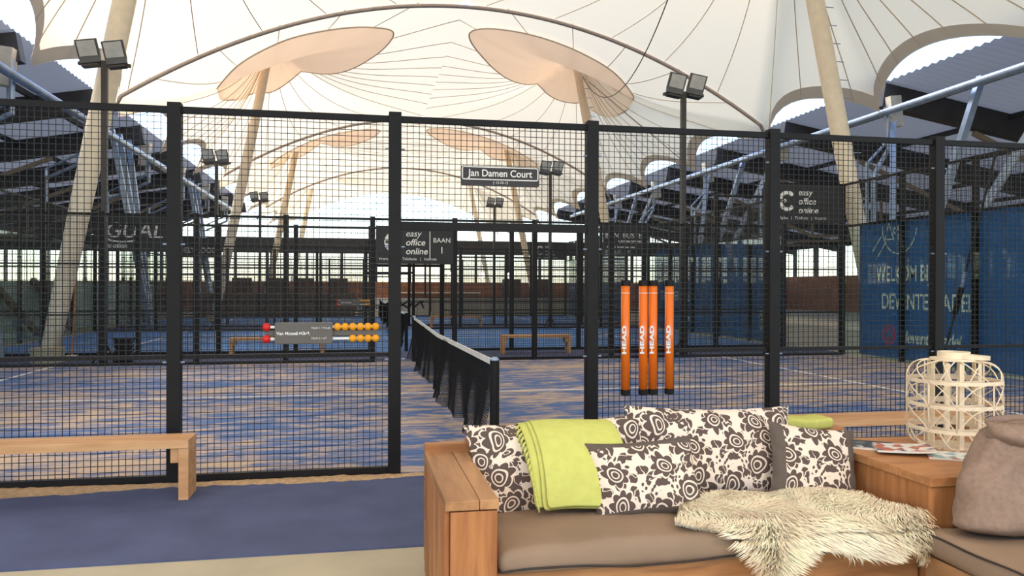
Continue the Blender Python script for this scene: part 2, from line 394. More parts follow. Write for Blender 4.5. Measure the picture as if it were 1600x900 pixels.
# glazed court ends
names = ['nearest', 'second', 'third']
for i, (a, b) in enumerate(COURTS):
    for s, sn in ((-1, 'left'), (1, 'right')):
        t = thing('glass_end_wall', 'glass end wall with black posts at the %s end of the %s court' % (sn, names[i]), 'glass wall', (s * 10, a, 0), 'glazed court ends')
        for k in range(1, 5): part('post', shared('gpost', lambda: MB().box(-.05, .05, -.04, .04, 0, 4, 0, .006).mesh('post', BLACK)), t, (s * .06, k * 2, 0))
        for k in range(5):
            part('glass_pane', shared('gpane', lambda: MB().box(-.006, .006, -.985, .985, .03, 2.98).mesh('glass_pane', GLASS)), t, (0, k * 2 + 1, 0))
            o = part('wire_mesh', wires(1.9, 3.0, 3.97), t, (0, k * 2 + 1, 0)); o.rotation_euler.z = PI / 2
            for z in (3.0, 3.975): part('rail', shared('grail', lambda: MB().box(-.025, .025, -.96, .96, -.025, .025).mesh('rail', BLACK)), t, (.0, k * 2 + 1, z))

# ------------------------------------------------------------------ nets
def hang(y): return -.13 * (math.sin(y * 1.9 + .6) * .5 + .5) - .05 * math.sin(y * 5.3)
def make_net():
    t = thing('padel_net', 'black net with white top tape crossing the nearest court', 'net', (0, 0, 0), 'nets across the courts')
    def pt(y, z):
        k = max(0.0, 1 - z / .9); return (hang(y) * k ** 1.4 * (1 + .3 * math.sin(y * 11) * k) , y, z)
    b = MB(); ny = 300; nz = 20
    ys = [.07 + 9.86 * i / ny for i in range(ny + 1)]
    def ztop(y): return .93 - .06 * (1 - abs(y - 5) / 5)
    def zbot(y): return .03 + .05 * abs(math.sin(y * 3.7))
    def ribbon(pts, r=.0036):
        V = []; F = []
        for p in pts:
            for q in ((-r, -r, 0), (r, r * .3, r), (0, r, -r)): V.append((p[0] + q[0], p[1] + q[1], p[2] + q[2]))
        for i in range(len(pts) - 1):
            for k in range(3): F.append((i * 3 + k, i * 3 + (k + 1) % 3, i * 3 + 3 + (k + 1) % 3, i * 3 + 3 + k))
        b.add(V, F)
    for y in ys: ribbon([pt(y, zbot(y) + (ztop(y) - zbot(y)) * j / 6) for j in range(7)])
    for j in range(nz * 2 + 1): ribbon([pt(y, zbot(y) + (ztop(y) - zbot(y)) * j / (nz * 2)) for y in ys[::2]])
    b.build('net_mesh', NETM, t)
    b = MB(); V = []; F = []
    for y in ys[::4] + [ys[-1]]:
        for dx, dz in ((-.006, 0), (.006, 0), (.006, -.055), (-.006, -.055)): V.append((dx, y, ztop(y) + .005 + dz))
    for i in range(len(V) // 4 - 1):
        for k in range(4): F.append((i * 4 + k, i * 4 + (k + 1) % 4, i * 4 + 4 + (k + 1) % 4, i * 4 + 4 + k))
    b.add(V, F).build('tape', TAPE, t)
    for y in (0.03, 9.97):
        p = MB().tube([(0, y, 0), (0, y, .93)], .042, 16).build('net_post', BLACK, t)
        c = MB().tube([(0, y, .93), (0, y, .945), (0, y, .96)], [.044, .04, .02], 16).build('cap', STEEL, p, True)
    return t
net = make_net()
for k, lb in ((1, 'black net with white tape crossing the second court'), (2, 'black net with white tape crossing the third court')):
    c = copy_tree(net); c.location.y = COURTS[k][0]; c['label'] = lb

# ------------------------------------------------------------------ tent roof
XL, XR, XC = -9.0, 14.0, 2.5
PEAK = {'L': -5.0, 'R': 9.1}
def vault(X): return 7.5 + 3.9 * (1 - ((X - 2.5) / 11.5) ** 2)
roof = structure(thing('ceiling', None, None, (0, 0, 0)))
roof['label'] = 'white translucent tent membrane roof with radiating seams over the courts'
NS, SUB, RAD = 30, 5, 9
def cellpoint(side, k, th, s):
    px, py = PEAK[side], 11 + 19 * k
    x0, x1 = (XL, XC) if side == 'L' else (XC, XR); y0, y1 = 1.5 + 19 * k, 20.5 + 19 * k
    dx, dy = math.cos(th), math.sin(th)
    tx = ((x1 if dx > 0 else x0) - px) / dx if abs(dx) > 1e-9 else 1e9
    ty = ((y1 if dy > 0 else y0) - py) / dy if abs(dy) > 1e-9 else 1e9
    tm = min(tx, ty); ex, ey = px + dx * tm, py + dy * tm; dz = 0.0
    outer = tx < ty and ((side == 'L' and dx < 0) or (side == 'R' and dx > 0))
    if outer:
        fr = ((ey - 1.5) / (19 / 3)) % 1.0; sc = math.sin(PI * fr) ** .75
        ex -= math.copysign(1.0 * sc, dx); dz = -.7 * (1 - sc) - .4 * sc
    X = px + (ex - px) * s; Y = py + (ey - py) * s
    return (X, Y, vault(X) + 2.8 * (1 - s) ** 3 + dz * s ** 4), outer
S0 = .05
for k in (-1, 0, 1, 2, 3):
    for side in 'LR':
        for i in range(NS):
            V = []; F = []; out = []
            for a in range(SUB + 1):
                th = 2 * PI * (i + a / SUB) / NS + .03
                for r in range(RAD + 1):
                    p, oo = cellpoint(side, k, th, S0 + (1 - S0) * r / RAD); V.append(p)
                out.append(oo)
            for a in range(SUB):
                for r in range(RAD):
                    q = a * (RAD + 1) + r; F.append((q, q + 1, q + RAD + 2, q + RAD + 1))
            pn = MB().add(V, F).build('membrane_panel', MEMB, roof, True)
            line = [cellpoint(side, k, 2 * PI * i / NS + .03, S0 + (1 - S0) * r / 14)[0] for r in range(15)]
            MB().tube([(x, y, z - .015) for x, y, z in line], .017, 3, caps=False).build('seam', SEAM, pn)
            if any(out):
                b = MB(); E0 = []; pts = []
                for a in range(SUB + 1):
                    th = 2 * PI * (i + a / SUB) / NS + .03; pp, oo = cellpoint(side, k, th, 1.0); p2, _ = cellpoint(side, k, th, .93)
                    if oo: pts.append((pp, p2))
                if len(pts) > 1:
                    V = []; F = []
                    for (p1, p2) in pts: V += [(p1[0], p1[1], p1[2] - .03), (p2[0], p2[1], p2[2] - .03)]
                    for q in range(len(pts) - 1): F.append((q * 2, q * 2 + 1, q * 2 + 3, q * 2 + 2))
                    b.add(V, F).build('edge_band', EDGE, pn, True)
# oval double-skin lenses lying on the vault either side of the centre line
def closed_curve(P, n):
    out = []; L = len(P)
    for i in range(n):
        t = i * L / n; j = int(t); f = t - j; p = [Vector(P[(j + q - 1) % L]) for q in range(4)]
        out.append(.5 * ((2 * p[1]) + (-p[0] + p[2]) * f + (2 * p[0] - 5 * p[1] + 4 * p[2] - p[3]) * f * f + (-p[0] + 3 * p[1] - 3 * p[2] + p[3]) * f ** 3))
    return out
def Hroof(X, Y):
    side = 'L' if X < XC else 'R'; k = math.floor((Y - 1.5) / 19); px, py = PEAK[side], 11 + 19 * k
    x0, x1 = (XL, XC) if side == 'L' else (XC, XR); s = 0
    for d, lo, hi in ((X - px, x0 - px, x1 - px), (Y - py, -9.5, 9.5)): s = max(s, d / hi if d > 0 else d / lo)
    return vault(X) + 2.8 * max(0, 1 - s) ** 3
LENSES = {'left': [(-6.7, 26.6), (-6.2, 30.0), (-5.2, 32.2), (-2.3, 30.3), (-.5, 26.6), (.15, 23.5), (-.8, 22.3), (-2.5, 21.8), (-4.0, 21.9), (-5.6, 23.2)],
          'right': [(3.0, 23.1), (4.2, 26.6), (6.2, 30.2), (8.5, 32.5), (10.6, 31.2), (10.9, 27.0), (9.3, 23.9), (7.3, 22.7), (4.6, 22.3)]}
for dy, bn in ((0, 'second'), (19, 'third')):
    for sn, pts in LENSES.items():
        c = closed_curve([(x, y, 0) for x, y in pts], 72); cx = sum(p.x for p in c) / 72; cy = sum(p.y for p in c) / 72
        V = []; F = []
        for p in c:
            for r in range(9):
                f = r / 8; X = cx + (p.x - cx) * f; Y = cy + (p.y - cy) * f + dy; V.append((X, Y, Hroof(X, Y) - .16))
        for i in range(72):
            for r in range(8): F.append((i * 9 + r, i * 9 + r + 1, ((i + 1) % 72) * 9 + r + 1, ((i + 1) % 72) * 9 + r))
        l = MB().add(V, F).build('membrane_lens', MEMB2, roof, True)
        MB().tube([V[i * 9 + 8] for i in range(72)], .03, 5, True).build('lens_rim', SEAM, l)
# arches
for k, nm in ((0, 'nearest'), (1, 'second'), (2, 'farthest')):
    Y = 1.5 + 19 * (k + 1)
    if Y > 60: continue
    b = MB().tube([(x, Y, vault(x) - .12 - (.5 if abs(x - XC) > 11.4 else 0)) for x in [XL + 23 * i / 60 for i in range(61)]], .07, 8)
    b.one('roof_arch', mat('arch_tube', (176, 160, 150), .5, .2), (XC, Y, 7), '%s curved steel arch tube spanning under the tent membrane' % nm, 'arch', 'arches under the tent', True)
# masts
k = 0
for Y, nm in ((11, 'nearest'), (30, 'second'), (49, 'third'), (68, 'fourth')):
    for side, x0, x1 in (('left', -7.4, -5.0), ('right', 11.4, 9.1)):
        yy = Y if side == 'left' else Y - .5
        t = thing('tent_mast', '%s %s slanting cream tent mast carrying the membrane peak' % (nm, side), 'mast', (x0, yy, 0), 'slanting tent masts')
        pts = [(x0 + (x1 - x0) * i / 12, yy + (Y - yy) * i / 12, 12.4 * i / 12) for i in range(13)]
        MB().tube(pts, [.17 + .055 * math.sin(PI * min(1, i / 12)) for i in range(13)], 16).build('shaft', MASTW, t, True)
        MB().tube([(x0, yy, 0), (x0, yy, .3)], .32, 12).build('footing', CONC, t)
        MB().tube([(x1 + .55 * math.cos(a * PI / 8), Y + .55 * math.sin(a * PI / 8), 12.35) for a in range(16)], .05, 6, True).build('head_ring', STEEL, t)
        if side == 'right':
            me = MB().tube([(0, 0, 0), (.32, 0, .0)], .012, 5).mesh('step_peg', STEEL)
            for i in range(20):
                f = .25 + i * .036; part('step_peg', me, t, ((x1 - x0) * f + .15, (Y - yy) * f, 12.4 * f))
# cables
def cable(p, q, sag, r, lb):
    p = Vector(p); q = Vector(q); pts = [p.lerp(q, i / 30) - Vector((0, 0, sag * 4 * (i / 30) * (1 - i / 30))) for i in range(31)]
    MB().tube(pts, r, 5).one('cable', WIRE, tuple(p), lb, 'cable')
cable((9.3, 29.5, 11.6), (7.5, 13.0, 11.0), 2.4, .018, 'dark cable sagging from the second right mast head to the membrane')
cable((9.55, 29.3, 11.3), (11.9, 24.0, 6.9), 0, .015, 'thin taut stay running down from the second right mast head')
cable((-5.45, 29.7, 11.4), (-8.3, 22.0, 7.4), 0, .015, 'thin taut stay running down from the second left mast')

t = thing('tension_stay', 'black diagonal stay with a metal turnbuckle in front of the blue banner', 'cable', (9.6, 6.3, 0))
def stay(f): return Vector((9.6, 6.32, .05)).lerp(Vector((9.6, 5.02, 3.9)), f)
MB().tube([stay(0), stay(1)], .022, 6).build('rod', WIRE, t)
MB().tube([stay(.27), stay(.40)], .05, 8).build('turnbuckle', BLACK, t); MB().tube([stay(.40), stay(.47)], .032, 8).build('thread', STEEL, t)
MB().box(9.52, 9.68, 6.24, 6.40, 0, .06).build('anchor_plate', STEEL, t)

# ------------------------------------------------------------------ floodlight poles
def floodlight(x, y, label, facing):
    t = thing('floodlight_pole', label, 'floodlight', (x, y + .12, 0), 'floodlight poles along the courts')
    B = BASE[t]
    part('pole', shared('fpole', lambda: MB().box(-.055, .055, -.055, .055, 0, 6.0, 0, .008).mesh('pole', POLE)), t)
    part('foot', shared('ffoot', lambda: MB().box(-.16, .16, -.06, .06, 0, .03).bar((0, 0, .5), (.22, 0, .02), .03, .05).bar((0, 0, .5), (-.22, 0, .02), .03, .05).mesh('foot', BLACK)), t)
    part('crossbar', shared('fbar', lambda: MB().box(-.48, .48, -.04, .04, 5.9, 5.96).mesh('crossbar', POLE)), t)
    for dx in (-.24, .24):
        def head():
            b = MB(); b.box(-.19, .19, -.05, .05, -.02, .12, 0, .01)
            b.bar((0, 0, .08), (0, -.12, .42), .40, .06); return b.mesh('lamp_head', LAMPB)
        h = part('lamp_head', shared('fhead', head), t, (dx, -.05, 5.95)); h.rotation_euler = (0, R(9 * facing), 0)
        part('lamp_lens', shared('flens', lambda: MB().bar((0, -.052, .11), (0, -.148, .385), .33, .01).mesh('lamp_lens', LENS)), h)
        part('bracket', shared('fbrk', lambda: MB().box(-.16, .16, -.1, .1, -.09, -.05).mesh('bracket', POLE)), h)
for yy, nm in ((10, 'nearest'), (22.6, 'second'), (35.2, 'third')):
    floodlight(-6.07, yy, 'dark pole with two floodlights at the left of the %s court' % nm, -1)
    floodlight(6.07, yy, 'dark pole with two floodlights at the right of the %s court' % nm, 1)

# ------------------------------------------------------------------ side sheds: roofs, rafters, props, longitudinal tubes
def shed(s, x0, nm):
    """s = -1 left / +1 right ; x0 = eave beside the tent"""
    def X(d): return x0 + s * d
    t = structure(thing('ceiling_shed_' + nm, None, None, (x0, 0, 0))); t['label'] = 'dark steel shed roof with corrugated sheets on the %s side' % nm
    zr = lambda d: 7.65 - .17 * d
    Ys = [-8 + 5.6 * i for i in range(12)]
    for i in range(len(Ys)):
        b = MB(); d0, d1 = -.2, 17
        z = lambda d: zr(d)
        b.bar((X(d0), Ys[i], z(d0) - .35), (X(d1), Ys[i], z(d1) - .35), .32, .7); b.build('rafter', SHED, t)
        b = MB().bar((X(3), Ys[i], zr(3) - .8), (X(8), Ys[i] , zr(8) - 2.0), .14, .14).bar((X(8), Ys[i], zr(8) - 2.0), (X(14), Ys[i], zr(14) - .8), .14, .14).bar((X(8), Ys[i], zr(8) - .5), (X(8), Ys[i], zr(8) - 2), .1, .1); b.build('truss_brace', mat('truss_tan', (140, 126, 108), .6), t)
    for d in (1.5, 4.2, 6.9, 9.6, 12.3, 15.0):
        MB().box(X(d) - .06, X(d) + .06, -8, 54, zr(d) - .16, zr(d)).build('purlin', SHED, t)
    for i in range(len(Ys) - 1):                                     # one corrugated bay between two rafters
        for j, (da, db) in enumerate(((-.1, 5.6), (5.6, 11.3), (11.3, 17.0))):
            V = []; F = []; n = 36
            for q in range(n + 1):
                y = Ys[i] + 5.6 * q / n; o = .03 if q % 2 else -.03
                V += [(X(da), y, zr(da) + .06 + o), (X(db), y, zr(db) + .06 + o)]
            for q in range(n): F.append((q * 2, q * 2 + 1, q * 2 + 3, q * 2 + 2))
            MB().add(V, F).build('roof_sheet', SHEET, t)
    tz = 6.5 if s < 0 else 6.75
    MB().tube([(X(-.3), -10, tz), (X(-.3), 49, tz)], .11, 12).one('longitudinal_tube', STEEL, (X(-.3), 0, tz), 'long galvanised tube along the %s edge of the tent' % nm, 'pipe', 'edge tubes', True)
    ords = ['nearest', 'second', 'third', 'fourth', 'fifth', 'sixth', 'seventh', 'eighth', 'ninth', 'tenth']
    for i in range(8):                                               # a downpipe and bracket at every membrane anchor
        y = 1.5 + 19 / 3 * i
        p = thing('drain_pipe', '%s galvanised drain pipe with bracket along the %s edge' % (ords[i], nm), 'pipe', (x0, y, 0), 'drain pipes along the %s edge' % nm)
        xo = X(1.5) if s < 0 else X(-.6)
        MB().tube([(xo, y, 0), (xo, y, 4.9), (X(-.1), y, 5.7), (X(-.1), y, 7.0)], .07, 8).build('pipe', STEEL, p)
        MB().tube([(xo, y + .3, 0), (xo, y + .3, 5.3), (X(.1), y + .3, 6.0), (X(.1), y + .3, 6.9)], .05, 8).build('pipe', STEEL, p)
        MB().bar((X(.1), y, 6.35), (X(.0), y, 7.25), .36, .36).build('anchor_bracket', mat('bracket_beige', (196, 186, 170), .6), p)
    for i, yw in enumerate((-1.2, 11.3, 23.9, 36.6)):                # forked columns standing between the courts
        p = thing('forked_column', '%s forked steel column holding the %s shed edge' % (ords[i], nm), 'column', (X(-1.2), yw, 0), 'forked columns along the %s edge' % nm)
        xf = X(-.9) if s < 0 else X(-2.0)
        for dy in ((-1.05, -.15, 1.0) if s < 0 else (-3.3, -.4, 3.0)): MB().bar((xf, yw + (.15 if dy > 0 else -.15 if dy < -1 else 0), 0), (X(.15), yw + dy, 7.0), .17, .17).build('strut', STEEL, p)
shed(-1, -9.4, 'left'); shed(1, 14.4, 'right')

# ------------------------------------------------------------------ outer walls with window bands
def window_wall(name, pts, z0, z1, z2, n, wm, num):
    """wall from pts[0] to pts[1]: solid to z0, window band z0-z1, solid above to z2"""
    a, b = Vector((*pts[0], 0)), Vector((*pts[1], 0)); d = (b - a); L = d.length; d.normalize()
    root = structure(thing(name, None, None, (a.x, a.y, 0)))
    def slab(z_0, z_1, u0, u1, th, nm, m, par=None):
        p, q = a + d * u0, a + d * u1; zc = (z_0 + z_1) / 2
        o = MB().bar((p.x, p.y, zc), (q.x, q.y, zc), th, z_1 - z_0).build(nm, m, root); return o
    slab(0, z0, 0, L, .25, 'lower_wall', wm); slab(z1, z2, 0, L, .25, 'upper_wall', SHED)
    for i in range(n + 1): slab(z0, z1, max(0, L * i / n - .09), min(L, L * i / n + .09), .22, 'mullion', SHED)
    for i in range(n): slab(z0, z1, L * i / n + .09, L * (i + 1) / n - .09, .012, 'pane', WINDOWG)
    return root
window_wall('wall_back', [(-26, 50), (31, 50)], 1.9, 3.9, 4.9, 24, BRICK, 1)
window_wall('wall_left', [(-26, -10), (-26, 50)], 2.4, 4.4, 5.4, 22, PLASTER, 2)
window_wall('wall_right', [(31, -10), (31, 50)], 2.4, 4.4, 5.6, 22, BRICK, 3)

# low plaster wall with timber braces behind the left glass end of the second court
structure(MB().box(-11.6, -11.3, 11.8, 36, 0, 1.7).build('wall_low_left', PLASTER))
for i, (y0, y1, lb) in enumerate(((14.6, 17.4, 'nearest'), (17.6, 20.4, 'middle'), (20.6, 23.4, 'farthest'))):
    b = MB().bar((-11.2, y0, 1.75), (-11.0, y1, .07), .16, .16)
    b.one('timber_brace', mat('weathered_timber', (140, 112, 88), .8, 0, .2), (-10.8, y1, 0), '%s weathered timber leaning on the low plaster wall' % lb, 'timber', 'leaning timbers')

# ------------------------------------------------------------------ banners and signs
def banner_eoo(x0, x1, z0, z1, y, label, baan=False):
    t = thing('banner', label, 'banner', (x0, y, z0), 'black sponsor banners')
    MB().box(x0, x1, y, y + .012, z0, z1).build('cloth', BANNER, t)
    W = x1 - x0; H = z1 - z0; s = H / .85; lw = 1.12 * s; yf = y - .003
    ox = x0 + .04 if baan else x0 + .05
    cx, cz = ox + .36 * s, z0 + H * .57; r = .17 * s
    strokes('emblem', [arc(cx - x0, cz - z0, r, r * 1.1, 40, 320, 24)], PRINT, t, (x0, yf, z0), (1, 0, 0), (0, 0, 1), .085 * s)
    strokes('emblem_eyes', [arc(cx - x0 - .15 * s, cz - z0, .026 * s, .026 * s, 0, 360, 10), arc(cx - x0 - .06 * s, cz - z0, .026 * s, .026 * s, 0, 360, 10)], PRINT, t, (x0, yf, z0), (1, 0, 0), (0, 0, 1), .03 * s)
    for i, (wd, sh, bd) in enumerate((('easy', .2, 0), ('office', .2, .002), ('online', .2, .002))):
        text(wd, .2 * s, PRINT, t, (cx + .26 * s, yf, cz + (.13 - .2 * i) * s), (1, 0, 0), (0, 0, 1), shear=sh, bold=bd)
    text('Workplex   |   Telefonie   |   Internet', .088 * s, PRINT, t, (ox + .02, yf, z0 + .08 * s), (1, 0, 0), (0, 0, 1), sx=.98)
    if baan:
        MB().box(x0 + W * .69, x0 + W * .695 + .008, yf, y, z0 + .14 * H, z0 + .86 * H).build('divider', PRINT, t)
        text('BAAN', .15 * s, PRINT, t, (x0 + W * .85, yf, cz + .0 * s), (1, 0, 0), (0, 0, 1), align='CENTER')
        text('1', .22 * s, PRINT, t, (x0 + W * .85, yf, cz - .25 * s), (1, 0, 0), (0, 0, 1), align='CENTER')
    return t
banner_eoo(-.80, .82, 2.05, 2.84, 9.93, 'black banner with BAAN 1 above the far doorway of the nearest court', True)
banner_eoo(8.12, 9.95, 3.07, 3.95, 9.93, 'black easy office online banner high on the right of the nearest court')
banner_eoo(8.12, 9.95, 3.05, 3.95, 35.1, 'small distant easy office online banner at the right of the third court')
def plain_banner(x0, x1, z0, z1, y, label, lines):
    t = thing('banner', label, 'banner', (x0, y, z0), 'black sponsor banners')
    MB().box(x0, x1, y, y + .012, z0, z1).build('cloth', BANNER, t)
    for body, size, dx, dz, sh, sx in lines: text(body, size, PRINT, t, (x0 + dx, y - .004, z0 + dz), (1, 0, 0), (0, 0, 1), shear=sh, sx=sx, bold=.006)
    return t
t = plain_banner(-10, -7.6, 2.75, 4.0, 22.5, 'black GUAL promotion banner on the left of the second court', [('GUAL', .72, .32, .5, .2, 1.0), ('promotion', .2, .1, .14, .1, 1.1)])
strokes('swoosh', [arc(.9, .75, .75, .42, 200, 300, 12)], PRINT, t, (-10, 22.496, 2.75), (1, 0, 0), (0, 0, 1), .06)
plain_banner(-10, -8.0, 3.0, 3.95, 35.1, 'small distant black banner with pale lettering at the left of the third court', [('DELY', .36, .1, .25, 0, .9), ('LOODS', .36, .95, .25, 0, .9)])
plain_banner(8.12, 10, 3.0, 3.95, 22.5, 'black builder banner on the right of the second court', [('BAN  BUSTER', .3, .08, .48, 0, .92), ('WOONINGSTOFFERING', .14, .62, .28, 0, .8), ('AL  uw  bouw  en  tuin', .1, .15, .1, 0, 1.2)])
# blue banners on the right glass ends (reading along -Y as seen from inside)
def blue_banner(ya, yb, label, lines, x=10.14):
    t = thing('blue_banner', label, 'banner', (x, ya, 0), 'blue banners at the right court ends')
    MB().box(x, x + .02, ya, yb, .06, 3.0).build('cloth', BLUEB, t)
    for body, size, y, z, sh, sx in lines: text(body, size, PRINT, t, (x - .004, y, z), (0, -1, 0), (0, 0, 1), shear=sh, sx=sx, bold=.006)
    return t
t = blue_banner(.3, 9.55, 'large blue WELKOM banner on the right end of the nearest court', [('WELKOM', .46, 8.95, 1.72, 0, .66), ('BIJ', .46, 7.56, 1.72, 0, .66), ('DEVENTERPADEL!', .48, 8.78, 1.12, 0, .72), ('deventerpadel', .36, 8.1, .42, .25, .8)])
strokes('camera_icon', [arc(.2, .2, .2, .2, 0, 360, 20), arc(.2, .2, .1, .1, 0, 360, 16)], mat('icon_red', (206, 70, 84), .6), t, (10.136, 8.72, .36), (0, -1, 0), (0, 0, 1), .045, (-1, 0, 0))
strokes('racket_drawing', [arc(.95, 2.92, .55, .62, 180, 350, 20), [(.42, 2.75), (.05, 2.35)], [(.55, 2.6), (.2, 2.2)], [(.5, 2.62), (.62, 2.98), (.78, 2.62), (.5, 2.62)]] + [arc(.82 + dx, 2.8 + dz, .045, .06, 0, 360, 8) for dx, dz in ((0, 0), (.14, .05), (.28, 0), (.14, -.14), (.26, .15))], PRINT, t, (10.136, 9.15, 0), (0, -1, 0), (0, 0, 1), .022, (-1, 0, 0))
strokes('drawing', [arc(4.6, .45, .35, .4, 90, 260, 14)], PRINT, t, (10.136, 9.15, 0), (0, -1, 0), (0, 0, 1), .022, (-1, 0, 0))
t = blue_banner(12.8, 22.3, 'blue banner with a pale house logo on the right end of the second court', [('WELKOM', .46, 21.6, 1.72, 0, .72), ('BIJ', .46, 20.07, 1.72, 0, .72), ('DEVENTERPADEL!', .48, 21.6, 1.1, 0, .72), ('mood', .34, 19.6, .4, .25, .8)])
MB().box(10.128, 10.14, 12.95, 14.1, .35, .95).build('logo_panel', mat('panel_grey_green', (176, 190, 186), .6), t)
for wd, yy in (('DELY', 14.06), ('LOODS', 13.56)): text(wd, .36, BANNER, t, (10.124, yy, .5), (0, -1, 0), (0, 0, 1), sx=.54, bold=.004)
strokes('house_logo', [[(0, .05), (.0, .3), (.35, .55), (.7, .3), (.7, .05)]], PRINT, t, (10.136, 13.9, .92), (0, -1, 0), (0, 0, 1), .06, (-1, 0, 0))
blue_banner(25.4, 35.0, 'plain blue banner on the right end of the third court', [])

# court name sign on the near fence above the opening
t = thing('name_sign', 'rounded dark sign reading Jan Damen Court above the doorway', 'sign', (0, -.06, 2.44))
def rrect(cx, cz, w, h, r, n=6):
    P = []
    for sx, sz, a0 in ((1, 1, 0), (-1, 1, 90), (-1, -1, 180), (1, -1, 270)):
        for i in range(n + 1): a = R(a0 + 90 * i / n); P.append((cx + sx * (w / 2 - r) + r * math.cos(a), cz + sz * (h / 2 - r) + r * math.sin(a)))
    return P
def slab_xz(P, y0, y1):
    b = MB(); n = len(P); b.add([(x, y0, z) for x, z in P] + [(x, y1, z) for x, z in P], [tuple(range(n)), tuple(range(2 * n - 1, n - 1, -1))] + [(i, i + n, (i + 1) % n + n, (i + 1) % n) for i in range(n)]); return b
slab_xz(rrect(.03, 2.512, .68, .17, .02), -.065, -.05).build('plate', mat('sign_black', (52, 44, 44), .5), t)
fr = rrect(.03, 2.535, .655, .105, .014); strokes('frame_line', [fr + [fr[0]]], PRINT, t, (0, -.0655, 0), (1, 0, 0), (0, 0, 1), .009)
text('Jan Damen Court', .083, PRINT, t, (.03, -.068, 2.509), (1, 0, 0), (0, 0, 1), align='CENTER', bold=.0012, sx=.93)
text('† 12-10-12', .03, PRINT, t, (.03, -.068, 2.447), (1, 0, 0), (0, 0, 1), align='CENTER')

# scoreboard
t = thing('scoreboard', 'grey bead scoreboard with red and yellow balls on the near fence', 'scoreboard', (-1.45, -.06, 1.1))
MB().box(-1.82, -1.365, -.118, -.055, 1.10, 1.275, 0, .008).build('board', GREYP, t)
MB().box(-1.90, -1.0, -.072, -.06, 1.165, 1.21).build('backing_bar', GREYP, t)
for z, xs in ((1.238, [-1.327 + .0615 * i for i in range(6)]), (1.142, [-1.204 + .0615 * i for i in range(4)])):
    MB().tube([(-1.905, -.09, z), (-1.0, -.09, z)], .0115, 8).build('rod', TAPE, t)
    MB().sphere((-1.885, -.09, z), .034, 16).build('red_ball', RBALL, t, True)
    for x in xs: MB().sphere((x, -.09, z), .0315, 16).build('yellow_ball', YBALL, t, True)
text('Van Mossel', .036, PRINT, t, (-1.805, -.121, 1.176), (1, 0, 0), (0, 0, 1), bold=.0008)
MB().box(-1.648, -1.645, -.121, -.118, 1.172, 1.202).build('divider', PRINT, t)
strokes('car_maker_logo', KIA, PRINT, t, (-1.63, -.119, 1.176), (.062, 0, 0), (0, 0, .045), .006)
text('TEAM 1 / THUIS', .022, PRINT, t, (-1.535, -.121, 1.222), (1, 0, 0), (0, 0, 1)); text('TEAM 2 / UIT', .022, PRINT, t, (-1.535, -.121, 1.14), (1, 0, 0), (0, 0, 1))
# second, distant scoreboard on the second court's near fence
c = copy_tree(t); c.location = (-1.2, 12.5, 1.1); c['label'] = 'small distant bead scoreboard on the fence of the second court'

# orange tubes
for i, (x, lb) in enumerate(((1.15, 'leftmost orange HEAD tube hanging on the near fence'), (1.315, 'second orange HEAD tube from the left on the near fence'), (1.405, 'third orange HEAD tube from the left on the near fence'), (1.56, 'rightmost orange HEAD tube hanging on the near fence'))):
    t = thing('ball_tube', lb, 'tube', (x, -.075, .62), 'orange tubes on the near fence')
    MB().tube([(x, -.075, .66), (x, -.075, 1.585)], .039, 20).build('tube', ORANGE, t, True)
    for z0, z1 in ((.62, .668), (1.58, 1.63)): MB().tube([(x, -.075, z0), (x, -.075, z1)], .0415, 20).build('end_cap', BLACK, t)
    MB().tube([(x, -.075, 1.515), (x, -.075, 1.52)], .0396, 20).build('stripe', PRINT, t)
    text('HEAD', .05, PRINT, t, (x - .008, -.1155, .98), (0, 0, 1), (-1, 0, 0), bold=.002, sx=1.9, name='brand_lettering')

# ------------------------------------------------------------------ benches
def bench(x0, x1, y0, y1, label, h=.44, th=.06):
    t = thing('wooden_bench', label, 'bench', ((x0 + x1) / 2, (y0 + y1) / 2, 0), 'pine benches beside the courts')
    MB().box(x0, x1, y0, y1, h - th, h, 0, .004).build('seat_plank', BENCH, t)
    for a, s in ((x0, 1), (x1, -1)):
        MB().box(min(a, a + s * .07), max(a, a + s * .07), y0 + .005, y1 - .005, 0, h - th, 0, .004).build('leg', BENCH, t)
        MB().box(min(a + s * .07, a + s * .13), max(a + s * .07, a + s * .13), y0 + .03, y1 - .03, h - th - .11, h - th).build('cleat', BENCH, t)
    return t
bench(-4.6, -2.38, -.58, -.28, 'pine bench in front of the near fence at the left')
bench(2.44, 4.3, -.64, -.28, 'pine bench in front of the near fence behind the lantern')
bench(-3.9, -1.9, 11.3, 11.6, 'distant pine bench beyond the first court on the left')
bench(2.15, 3.8, 11.4, 11.7, 'distant pine bench beyond the first court on the right')
bench(1.6, 3.6, 23.7, 24.0, 'farthest pine bench between the second and third courts')

# black crate and court broom between the courts
t = thing('ball_crate', 'black plastic crate on the walkway beyond the first court', 'crate', (-6.2, 10.75, 0))
for i in range(5): MB().box(-6.02, -5.72, 10.6, 10.95, .03 + i * .09, .1 + i * .09, 0, .006).build('side_slat', BLACK, t)
MB().box(-6.04, -5.70, 10.58, 10.97, .46, .5, 0, .006).build('rim', BLACK, t); MB().box(-6.0, -5.74, 10.62, 10.93, 0, .46).build('core', BLACK, t)
t = thing('court_broom', 'court drag broom with an orange wooden handle', 'broom', (-7.1, 11.5, 0))
MB().tube([(-7.1, 11.5, .03), (-7.05, 11.55, 1.75)], .018, 8).build('handle', wood('broom_handle', (206, 140, 90), (170, 110, 66), 'Z'), t)
MB().box(-7.75, -6.45, 11.42, 11.58, 0, .06, 0, .01).build('head', BLACK, t); MB().box(-7.2, -7.0, 11.44, 11.56, .06, .1).build('clamp', TAPE, t)

